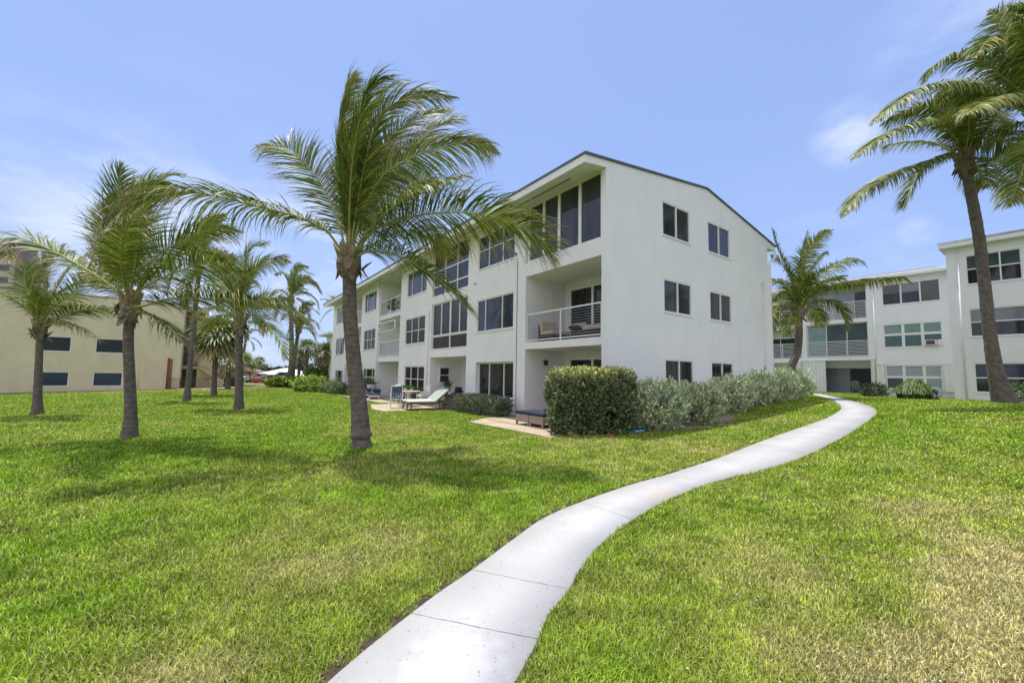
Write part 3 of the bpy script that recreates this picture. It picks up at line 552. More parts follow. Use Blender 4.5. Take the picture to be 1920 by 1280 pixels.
def ground():
    u = np.linspace(-1, 1, 420); ax = np.sinh(u*5.2)/np.sinh(5.2)*420
    X, Y = np.meshgrid(ax, ax+4, indexing='ij'); Z = T(X, Y); n = len(ax)
    V = np.stack([X, Y, Z], -1).reshape(-1, 3); i = np.arange(n-1)[:, None]*n+np.arange(n-1)[None]
    q = np.stack([i, i+n, i+n+1, i+1], -1).reshape(-1, 4)
    c, _ = gcol(V[:, 0], V[:, 1]); c *= .44*(.7+.6*vnoise(V[:, 0], V[:, 1], 2.6))[:, None]
    m = pmat('turf_ground', (1, 1, 1), (.62, .60, .5), 14, 1, 1.0, 55, vcol='tint', detail=9, lo=.3, hi=.7, bdist=.05)
    tag(np_mesh('ground', V, q, np.full(len(q), 4), m, tint=c, smooth=True), kind='structure')
ground()
def strip(name, A, B, dz, mats, kind='structure', edge=0):
    n = len(A); za = T(A[:, 0], A[:, 1])+dz; zb = T(B[:, 0], B[:, 1])+dz
    V = np.vstack([np.c_[A, za], np.c_[B, zb]]); i = np.arange(n-1); q = np.stack([i, i+n, i+n+1, i+1], -1)
    if edge:
        V = np.vstack([V, np.c_[A, za-edge], np.c_[B, zb-edge]]); q = np.vstack([q, np.stack([i, i+1, i+1+2*n, i+2*n], -1), np.stack([i+n, i+3*n, i+1+3*n, i+1+n], -1)])
    return tag(np_mesh(name, V, q, np.full(len(q), 4), mats), kind=kind)
def spots(t, g, col):
    for (x, y, r, c, lo_) in ((-.28, 2.42, .34, (.56, .56, .56), .5), (1.02, 4.75, .55, (.52, .52, .52), .4), (.35, 2.9, .14, (.42, .34, .26), .5), (2.1, 5.7, .35, (.50, .43, .36), .5), (.62, 3.3, .10, (.44, .36, .28), .5)):
        cb = t.nodes.new('ShaderNodeVectorMath'); cb.operation = 'DISTANCE'; cb.inputs[1].default_value = (x, y, .02); t.links.new(g.outputs['Position'], cb.inputs[0])
        nn = t.nodes.new('ShaderNodeTexNoise'); nn.inputs['Scale'].default_value = 9; nn.inputs['Detail'].default_value = 6; t.links.new(g.outputs['Position'], nn.inputs['Vector'])
        ad = t.nodes.new('ShaderNodeMath'); ad.operation = 'MULTIPLY_ADD'; ad.inputs[1].default_value = r*1.6; t.links.new(nn.outputs[0], ad.inputs[0]); ad.inputs[2].default_value = -r*.8
        s2 = t.nodes.new('ShaderNodeMath'); s2.operation = 'ADD'; t.links.new(cb.outputs['Value'], s2.inputs[0]); t.links.new(ad.outputs[0], s2.inputs[1])
        mr = t.nodes.new('ShaderNodeMapRange'); mr.inputs[1].default_value = r; mr.inputs[2].default_value = r*.45; mr.inputs[4].default_value = lo_*1.3; t.links.new(s2.outputs[0], mr.inputs[0])
        mx = t.nodes.new('ShaderNodeMix'); mx.data_type = 'RGBA'; mx.inputs[7].default_value = (*c, 1); t.links.new(mr.outputs[0], mx.inputs[0]); t.links.new(col, mx.inputs[6]); col = mx.outputs[2]
    vo = t.nodes.new('ShaderNodeTexNoise'); vo.inputs['Scale'].default_value = 38; vo.inputs['Detail'].default_value = 2; t.links.new(g.outputs['Position'], vo.inputs['Vector'])
    mr = t.nodes.new('ShaderNodeMapRange'); mr.inputs[1].default_value = .665; mr.inputs[2].default_value = .71; mr.inputs[4].default_value = .6; t.links.new(vo.outputs[0], mr.inputs[0])
    mx = t.nodes.new('ShaderNodeMix'); mx.data_type = 'RGBA'; mx.inputs[7].default_value = (.16, .15, .15, 1); t.links.new(mr.outputs[0], mx.inputs[0]); t.links.new(col, mx.inputs[6])
    return mx.outputs[2]
MT['path'] = pmat('path_paint', (.455, .45, .44), (.385, .38, .372), 1.1, .8, .3, 130, bdist=.004, extra=spots)
strip('path', pl_, pr_, .030, MT['path'], edge=.08)
tn = np.gradient(pl_, axis=0); nrm = np.c_[-tn[:, 1], tn[:, 0]]/np.hypot(*tn.T)[:, None]
wid = .075+.05*vnoise(pl_[:, 0]*3, pl_[:, 1]*3, 4)[:, None]
strip('soil_edge', pl_+nrm*.004, pl_+nrm*wid, .012, MT['soil'])
tn = np.gradient(pr_, axis=0); nr2 = np.c_[tn[:, 1], -tn[:, 0]]/np.hypot(*tn.T)[:, None]
wid2 = .015+.05*np.clip(vnoise(pr_[:, 0], pr_[:, 1], 3)-.5, 0, 1)[:, None]
strip('soil_edge', pr_+nr2*.004, pr_+nr2*wid2, .012, MT['soil'])
jm = MB()
for (ax_, ay_, bx_, by_) in ((-.65, 2.91, .19, 2.66), (-.30, 3.54, .46, 3.26), (.91, 5.40, 1.40, 4.81), (2.4, 6.75, 3.2, 6.47), (5.2, 9.2, 5.9, 8.33), (8.3, 11.9, 9.0, 10.98), (10.9, 14.1, 12.1, 13.8)):
    k = 14; w_ = .0020
    P = [Vector((ax_+(bx_-ax_)*i/k+.003*rng.uniform(-1, 1), ay_+(by_-ay_)*i/k+.004*rng.uniform(-1, 1), 0)) for i in range(k+1)]
    nn = Vector((-(by_-ay_), bx_-ax_, 0)).normalized()
    for i in range(k):
        a, b = P[i], P[i+1]; za, zb = Tz(a.x, a.y)+.0325, Tz(b.x, b.y)+.0325; wa, wb = w_*rng.uniform(.5, 1.3), w_*rng.uniform(.5, 1.3)
        jm.quad((a.x-nn.x*wa, a.y-nn.y*wa, za), (a.x+nn.x*wa, a.y+nn.y*wa, za), (b.x+nn.x*wb, b.y+nn.y*wb, zb), (b.x-nn.x*wb, b.y-nn.y*wb, zb))
tag(jm.build('path_joint', MT['jointgrey']), kind='structure')

def slab(name, pts, z, mat, th=.12):
    m = MB(); P = [W(v, s) for v, s in pts]
    top = [(p.x, p.y, z) for p in P]; bot = [(p.x, p.y, z-th) for p in P]; m.poly(top)
    for i in range(len(P)): j = (i+1) % len(P); m.quad(top[i], top[j], bot[j], bot[i])
    return tag(m.build(name, mat), kind='structure')
slab('patio', [(-2.70, -.62), (-2.72, 1.2), (-2.80, 3.35), (-1.6, 4.1), (-.02, 4.1), (-.02, 3.95), (2.08, 3.95), (2.08, .06), (-.02, .06), (-.02, -.6)], .045, MT['patio'])
m = MB()
for s0 in (-.55, .25, 1.05, 1.85, 2.65):
    P = [W(-2.69, s0+.0, .0485), W(-2.69, s0+.008, .0485), W(-1.9, s0+.008, .0485), W(-1.9, s0, .0485)]; m.poly(P)
P = [W(-1.9, -.6, .049), W(-1.9, 3.7, .049), W(-1.86, 3.7, .049), W(-1.86, -.6, .049)]; m.poly(P)
tag(m.build('patio_joint', MT['soil']), kind='structure')
slab('patio', [(-3.85, 8.7), (-3.9, 10.2), (-3.2, 12.6), (1.98, 12.6), (1.98, 8.6), (-2.2, 8.55)], -.015, MT['patio'])
slab('patio', [(-1.9, 13.6), (-2.2, 22.0), (1.58, 22.0), (1.58, 17.4), (-.02, 17.4), (-.02, 13.6)], -.10, MT['patio'], .3)
def blob(name, pts, dz, mat):
    P = np.array(pts); P = catmull(np.vstack([P, P[:1]]), 60); c = P.mean(0); V = [(c[0], c[1], Tz(*c)+dz)]+[(x, y, Tz(x, y)+dz) for x, y in P]
    q = [(0, i, i+1) for i in range(1, 60)]
    return tag(np_mesh(name, V, q, [3]*len(q), mat), kind='structure')
blob('soil_bed', [(1.0, 11.2), (2.2, 11.0), (3.6, 11.35), (4.9, 11.85), (6.3, 12.55), (7.45, 13.6), (8.3, 15.1), (7.6, 15.6), (5.4, 13.8), (3.4, 12.9), (1.8, 12.4)], .012, MT['sand'])
blob('footpath', [(-31.5, 37.2), (-28.5, 39.5), (-27.3, 41.5), (-27.8, 42.2), (-30.5, 39.6), (-33.5, 37.2), (-36, 35.2), (-35, 34.9)], .02, MT['patio'])
blob('road', [(-60, 66), (-30, 66), (-14, 66), (-10, 78), (-40, 84), (-70, 80)], .02, MT['asphalt'])

# ---------------------------------------------------------------- grass blades
def grass():
    D0 = 16000; rs = np.linspace(1.05, 48, 5000); dens = D0*np.minimum(1, (2.6/rs)**1.7)*rs*2*R(64)
    cum = np.concatenate([[0], np.cumsum((dens[1:]+dens[:-1])/2*np.diff(rs))]); n = int(cum[-1])
    r = np.interp(NR.rand(n)*cum[-1], cum, rs); th = (NR.rand(n)*2-1)*R(64)
    x = r*np.sin(th); y = r*np.cos(th)
    loc_v = (x-CX)*cos(YAW)+(y-CY)*sin(YAW); loc_s = -(x-CX)*sin(YAW)+(y-CY)*cos(YAW)
    keep = ~in_poly(x, y, poly)
    keep &= ~((loc_v > -.1) & (loc_s > -.3) & (loc_v < 12) & (loc_s < 40)) & ~((loc_v > -2.75) & (loc_s > -.6) & (loc_s < 3.4) & (loc_v < 2)) & ~((loc_v > -3.85) & (loc_s > 8.7) & (loc_s < 12.6) & (loc_v < 0)) & ~((loc_v > 22.8) & (loc_s < 0)) & ~((loc_v > 29))
    bed = np.array([(1.3, 11.25), (2.2, 11.15), (3.6, 11.5), (4.9, 12.0), (6.3, 12.7), (7.3, 13.7), (8.1, 15.1), (7.6, 15.6), (5.4, 13.8), (1.8, 12.4)]); keep &= ~in_poly(x, y, bed)
    # dark cut edge left of the path stays bare
    x, y, r = x[keep], y[keep], r[keep]
    n = len(x)
    dmin = np.full(n, 9.); idx = np.where(r < 9)[0]
    for i in range(0, NPATH, 2): dmin[idx] = np.minimum(dmin[idx], np.hypot(x[idx]-pl_[i, 0], y[idx]-pl_[i, 1]))
    k2 = dmin > .065+.05*NR.rand(n)**2; x, y, r = x[k2], y[k2], r[k2]; n = len(x)
    z = T(x, y)-.004; c, d = gcol(x, y)
    big = fbm(x, y, 2.3)
    h = (.028+.034*NR.rand(n))*(.75+.8*big)*(1-.35*np.clip(d, 0, 1))*np.clip((r/6)**.25, .85, 1.5)
    wd = (.0017+.0013*NR.rand(n))*np.maximum(1, (r/2.4)**.80)
    az = NR.rand(n)*2*pi; lean = .15+.8*NR.rand(n)**1.4
    dx, dy = np.cos(az), np.sin(az); wx, wy = -dy, dx
    j = NR.rand(n); tw = NR.rand(n)*.8-.4; wx2 = wx*np.cos(tw)-wy*np.sin(tw); wy2 = wx*np.sin(tw)+wy*np.cos(tw)
    b0 = np.stack([x-wx*wd, y-wy*wd, z], -1); b1 = np.stack([x+wx*wd, y+wy*wd, z], -1)
    mx, my, mz = x+dx*h*lean*.45, y+dy*h*lean*.45, z+h*.62
    c0 = np.stack([mx-wx2*wd*.85, my-wy2*wd*.85, mz], -1); c1 = np.stack([mx+wx2*wd*.85, my+wy2*wd*.85, mz], -1)
    tp = np.stack([x+dx*h*lean*1.15, y+dy*h*lean*1.15, z+h*(1.02-.25*lean)], -1)
    V = np.stack([b0, b1, c1, c0, tp], 1).reshape(-1, 3); b = np.arange(n)*5
    loops = np.stack([b, b+1, b+2, b+3, b+3, b+2, b+4], -1).ravel(); sizes = np.tile([4, 3], n)
    u = NR.rand(n, 1); dryb = (NR.rand(n) < .03+.42*np.clip(d, 0, 1))[:, None]
    c = c*(.5+.95*u)*(.72+.56*vnoise(x+5, y, 5.5)[:, None])*np.where(NR.rand(n, 1) < .12, np.array([[1.35, 1.22, .9]]), 1)
    c = np.where(dryb, np.array([[.58, .55, .24]])*(.55+.6*u), c)*1.12
    m = pmat('grass_blade', (1, 1, 1), (.9, .9, .85), 2, .55, spec=.3, vcol='tint', trans=.25)
    tag(np_mesh('grass', V, loops, sizes, m, tint=np.repeat(c, 5, 0)), kind='stuff'); print('blades', n)
grass()
def clover():
    n = 420; r = 1.6+6*NR.rand(n)**1.3; th = R(2)+NR.rand(n)*R(55); x = r*np.sin(th); y = r*np.cos(th); k = ~in_poly(x, y, poly) & (vnoise(x, y, 1.5) > .5); x, y = x[k], y[k]; n = len(x)
    z = T(x, y)+.035; s = .005+.004*NR.rand(n); V = []; q = []
    for i in range(n):
        b = len(V)
        for (a, b_, c_) in ((1, 0, 0), (0, 1, 0), (-1, 0, 0), (0, -1, 0), (0, 0, 1), (0, 0, -1)): V.append((x[i]+a*s[i], y[i]+b_*s[i], z[i]+c_*s[i]*.8))
        for f in ((0, 1, 4), (1, 2, 4), (2, 3, 4), (3, 0, 4), (1, 0, 5), (2, 1, 5), (3, 2, 5), (0, 3, 5)): q.append(tuple(b+t for t in f))
    tag(np_mesh('clover_flowers', V, q, [3]*len(q), MT['white']), kind='stuff')
clover()

# ---------------------------------------------------------------- leafy plants
def leaves(P, O_, size, aspect=.5, up=.3, jit=1.0):
    n = len(P); d = unit(O_*.8+np.array([0, 0, up])+NR.randn(n, 3)*.55*jit); sv_ = unit(np.cross(d, np.array([0, 0, 1.1])+O_*.6+NR.randn(n, 3)*.75)); s = (size*(.6+.8*NR.rand(n)))[:, None]
    nn = np.cross(d, sv_)
    V = np.stack([P-d*s*.5, P+sv_*s*aspect*.5+nn*s*.08, P+d*s*.5, P-sv_*s*aspect*.5+nn*s*.08], 1).reshape(-1, 3)
    return V, np.arange(n*4).reshape(-1, 4)
def bush_pts(cx, cy, hx, hy, h, rot, n, p=4., lump=.14, lo_=.62, z0=None, ragged=0, ls=2.2, flare_=0.10):
    d = unit(NR.randn(n, 3)); flip = NR.rand(n) < .35; d[:, 2] = np.where(flip, d[:, 2]*.35, d[:, 2])
    q = d/((np.abs(d)**p).sum(1, keepdims=True)**(1/p))
    k = vnoise(q[:, 0]*ls+cx, q[:, 1]*ls+q[:, 2]*ls+cy, 1.6)-.5; k2 = vnoise(q[:, 0]*7+cx*3, q[:, 1]*7+q[:, 2]*6, 1.)-.5
    rr = (lo_+(1.02-lo_)*NR.rand(n)**.45)*(1+lump*2*k+lump*.9*k2)+ragged*(NR.rand(n)**6)
    l = q*rr[:, None]; X = l[:, 0]*hx; Y = l[:, 1]*hy; Z = h*.5+l[:, 2]*h*.5
    Z = np.abs(Z); lowp = (l[:, 2] < -.3); X = np.where(lowp, X*(1+.10*NR.rand(n)), X)
    fl = 1+flare_*(Z/h-.6); X = X*fl; Y = Y*fl
    x = cx+X*cos(rot)-Y*sin(rot); y = cy+X*sin(rot)+Y*cos(rot); g = T(x, y) if z0 is None else z0
    o = unit(np.stack([l[:, 0]*cos(rot)-l[:, 1]*sin(rot), l[:, 0]*sin(rot)+l[:, 1]*cos(rot), l[:, 2]], -1))
    return np.stack([x, y, Z+g], -1), o, Z/h, rr
def bush(name, label, cat, cx, cy, hx, hy, h, rot=0, n=6000, size=.05, mat='leaf', p=4., lump=.14, group=None, top_growth=0, aspect=.5, up=.3, tint=(1, 1, 1), lo_=.62, ragged=0, stems=14, tip=.6, gap=.26):
    t = thing(name, label, cat, (cx, cy, Tz(cx, cy)), 0, group)
    K = 6; ns = n//K
    P0, o, zh, rr = bush_pts(cx, cy, hx, hy, h, rot, int(ns*1.25), p, lump, lo_, ragged=ragged)
    g1 = vnoise(P0[:, 0]*1.1+P0[:, 2]*.9, P0[:, 1]*1.1-P0[:, 2]*1.2, 2.4/max(.5, size/.07)); k = (g1 > gap) | (zh > .93); P0, o, zh, rr = P0[k][:ns], o[k][:ns], zh[k][:ns], rr[k][:ns]; ns = len(P0)
    sh = unit(o*.75+np.array([0, 0, up*1.3])+NR.randn(ns, 3)*.45); ln = size*(1.6+1.6*NR.rand(ns))[:, None]
    Ps, ds, tp = [], [], []
    for j in range(K):
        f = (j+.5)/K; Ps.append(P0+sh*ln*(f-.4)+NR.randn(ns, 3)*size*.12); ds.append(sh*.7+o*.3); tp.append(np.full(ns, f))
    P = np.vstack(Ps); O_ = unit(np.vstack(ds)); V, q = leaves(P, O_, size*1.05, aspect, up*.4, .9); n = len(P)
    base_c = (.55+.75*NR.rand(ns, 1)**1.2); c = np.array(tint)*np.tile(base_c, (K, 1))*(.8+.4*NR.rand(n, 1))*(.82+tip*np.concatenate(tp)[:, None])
    c = c*(1+top_growth*np.clip((np.tile(zh, K)-.80)/.18, 0, 1)[:, None]*np.array([[1.4, 1.1, .6]])); brn = (NR.rand(ns) < .004)[:, None]; c = np.where(np.tile(brn, (K, 1)), c*np.array([[1.5, .9, .7]]), c)  # paler yellow-green new growth towards the top
    V = V-np.array([cx, cy, Tz(cx, cy)])
    np_mesh('foliage', V, q, np.full(n, 4), MT[mat], t, tint=np.repeat(c, 4, 0))
    m = MB()
    for i in range(stems):
        a = rng.uniform(0, 2*pi); x0, y0 = rng.uniform(-.35, .35)*hx, rng.uniform(-.35, .35)*hy; x1, y1 = x0+rng.uniform(-.45, .45)*hx, y0+rng.uniform(-.45, .45)*hy
        rt = lambda x, y: (x*cos(rot)-y*sin(rot), x*sin(rot)+y*cos(rot))
        m.tube([(*rt(x0, y0), -.05), (*rt((x0+x1)/2+.03, (y0+y1)/2), h*.4), (*rt(x1, y1), h*.82)], [.018+.006*h, .012, .005], 5)
    m.build('stems', MT['twig'], t)
    return t
def bl(v, s): return Wl(v, s)
x, y = 2.22, 11.62
bush('clipped_hedge', 'tall square clipped dark green hedge with flat pale top at the building corner', 'hedge', x, y, 1.14, .62, 1.76, R(4), 42000, .068, 'leaf', 7, .075, top_growth=1.1, up=.5, lo_=.66, stems=40, aspect=.6)
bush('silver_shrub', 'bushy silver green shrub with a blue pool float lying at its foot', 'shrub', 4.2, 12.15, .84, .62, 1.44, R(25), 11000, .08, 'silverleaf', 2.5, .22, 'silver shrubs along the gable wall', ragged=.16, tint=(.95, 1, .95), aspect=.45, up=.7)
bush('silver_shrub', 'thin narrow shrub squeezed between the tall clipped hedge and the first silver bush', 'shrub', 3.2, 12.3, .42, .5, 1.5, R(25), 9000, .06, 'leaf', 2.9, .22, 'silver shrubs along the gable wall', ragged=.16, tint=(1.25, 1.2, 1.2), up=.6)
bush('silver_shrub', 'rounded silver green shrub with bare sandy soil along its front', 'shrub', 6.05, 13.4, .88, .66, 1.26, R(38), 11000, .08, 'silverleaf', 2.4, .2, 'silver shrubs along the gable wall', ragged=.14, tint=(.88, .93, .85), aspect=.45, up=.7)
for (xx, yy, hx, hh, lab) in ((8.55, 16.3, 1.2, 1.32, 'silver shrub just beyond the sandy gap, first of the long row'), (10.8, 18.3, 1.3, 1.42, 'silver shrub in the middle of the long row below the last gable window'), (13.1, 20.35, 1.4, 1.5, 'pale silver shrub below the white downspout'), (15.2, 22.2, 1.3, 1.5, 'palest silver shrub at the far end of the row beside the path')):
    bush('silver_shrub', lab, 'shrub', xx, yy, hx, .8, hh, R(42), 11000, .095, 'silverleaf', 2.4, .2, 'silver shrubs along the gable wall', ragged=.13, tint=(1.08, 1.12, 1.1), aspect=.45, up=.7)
x, y = bl(-.85, 5.75); bush('clipped_hedge', 'low clipped box hedge under the ground floor window behind the corner patio', 'hedge', x, y, .45, 1.75, .80, YAW, 26000, .045, 'leaf', 8, .04, up=.3, tint=(.85, .9, .95), stems=20, gap=0)
x, y = bl(-.9, 13.3); bush('clipped_hedge', 'small dark round bush behind the blue slatted chair', 'bush', x, y, .5, .5, .95, 0, 4000, .06, 'leaf', 3, .1, tint=(.7, .75, .7))
x, y = bl(-.75, 21.8); bush('clipped_hedge', 'small clipped bush just right of the big palm trunk against the wall', 'bush', x, y, .5, .7, 1.25, YAW, 3500, .08, 'leaf', 4, .08, tint=(.7, .75, .7))
x, y = bl(-.75, 24.4); bush('clipped_hedge', 'small clipped bush just left of the big palm trunk against the wall', 'bush', x, y, .5, 1.0, 1.25, YAW, 3500, .08, 'leaf', 4, .08, tint=(.8, .85, .8))
x, y = bl(-1.2, 28.9); bush('clipped_hedge', 'low grey green clipped hedge at the far end of the building', 'hedge', x, y, .6, 2.0, .95, YAW, 12000, .08, 'leaf', 8, .04, tint=(1.1, 1.15, 1.2), gap=0)
x, y = bl(-2.1, 32.3); bush('lime_shrub', 'large leaved lime green shrub behind the grey clipped hedge', 'shrub', x, y, 1.6, 1.6, 1.1, 0, 2600, .22, 'crotonleaf', 2.6, .2)
x, y = bl(-1.9, 35.5); bush('lime_shrub', 'yellow green shrub by the far corner of the building', 'shrub', x, y, 1.5, 1.5, 1.1, 0, 2200, .26, 'crotonleaf', 2.6, .2, tint=(1.2, 1.1, .9))
bush('lime_shrub', 'low yellow green shrub mass left of the curved palm trunk', 'shrub', -25.8, 46.2, 1.5, 1.2, .95, 0, 2200, .26, 'crotonleaf', 2.6, .2, tint=(1.1, 1, .8))
bush('lime_shrub', 'low yellow green shrub wrapped round the foot of the curved palm', 'shrub', -22.9, 46.0, 1.5, 1.2, 1.0, 0, 2200, .26, 'crotonleaf', 2.6, .2, tint=(1.05, 1, .8))
bush('lime_shrub', 'low yellow green shrub right of the curved palm trunk', 'shrub', -21.0, 44.5, 1.35, 1.2, 1.1, 0, 2200, .26, 'crotonleaf', 2.6, .2)
bush('round_tree', 'round glossy green seagrape tree behind the lime shrubs', 'tree', -21.2, 47.6, 2.2, 2.0, 2.9, 0, 3600, .34, 'crotonleaf', 2.3, .16, tint=(.62, .72, .7))
for (x, y, hx, h, lab) in ((-46, 64, 3, 1.6, 'grey green shrubs beside the parking area'), (-48.5, 68, 3, 2.4, 'loose shrubs in front of the red roofed house'), (-16, 58, 3, 2.2, 'scrubby bush behind the wispy palm')):
    bush('shrub', lab, 'shrub', x, y, hx, 2, h, 0, 2200, .35, 'farleaf', 2.4, .2, tint=(1.3, 1.25, 1.2))
# right hand side
x, y = Wl(17.4, -4.1); x, y = 20.3, 20.2
def strap_clump(name, label, x, y, rx, ry, h, n, tint, rz=0):
    t = thing(name, label, 'plant', (x, y, Tz(x, y)), 0); V = []; q = []; c = []
    for i in range(n):
        a = rng.uniform(0, 2*pi); rr = rng.random()**.6; bx, by = rr*rx*.72*cos(a), rr*ry*.72*sin(a); X, Y = bx*cos(rz)-by*sin(rz), bx*sin(rz)+by*cos(rz)
        L_ = h*rng.uniform(.25, .62); a2 = a+rz+rng.uniform(-.6, .6); up_ = h*(1-rr*.55); b = len(V); wv = .018
        for k, (o_, z_) in enumerate(((0, .1), (.12, .75), (.32, .95), (.62, .55))):
            w2 = wv*(1-k*.22); px, py = X+cos(a2)*o_*L_, Y+sin(a2)*o_*L_; V += [(px-sin(a2)*w2, py+cos(a2)*w2, z_*up_), (px+sin(a2)*w2, py-cos(a2)*w2, z_*up_)]
        for k in range(3): q.append((b+2*k, b+2*k+1, b+2*k+3, b+2*k+2))
        cc = np.array(tint)*rng.choice((.3, .5, 1.0, 1.6, 2.4)); c += [cc]*8
    np_mesh('foliage', V, q, [4]*len(q), MT['crotonleaf'], t, tint=np.array(c)); return t
strap_clump('grass_clump', 'mounded clump of arching variegated strap leaves behind the hose reel', 20.7, 21.2, 1.35, .9, 1.15, 1500, (.42, .42, .75), YAW)
bush('low_bush', 'dark low bush under the triple window at the path end', 'bush', 22.3, 25.4, 1.9, .5, .8, R(40), 2600, .1, 'darkleaf', 3, .15)
bush('low_bush', 'dark green bush at the right edge of the photo beside the leaning palm foot', 'bush', 22.3, 17.9, .7, .7, .8, 0, 2200, .09, 'leaf', 3, .2, tint=(.8, 1, .7))
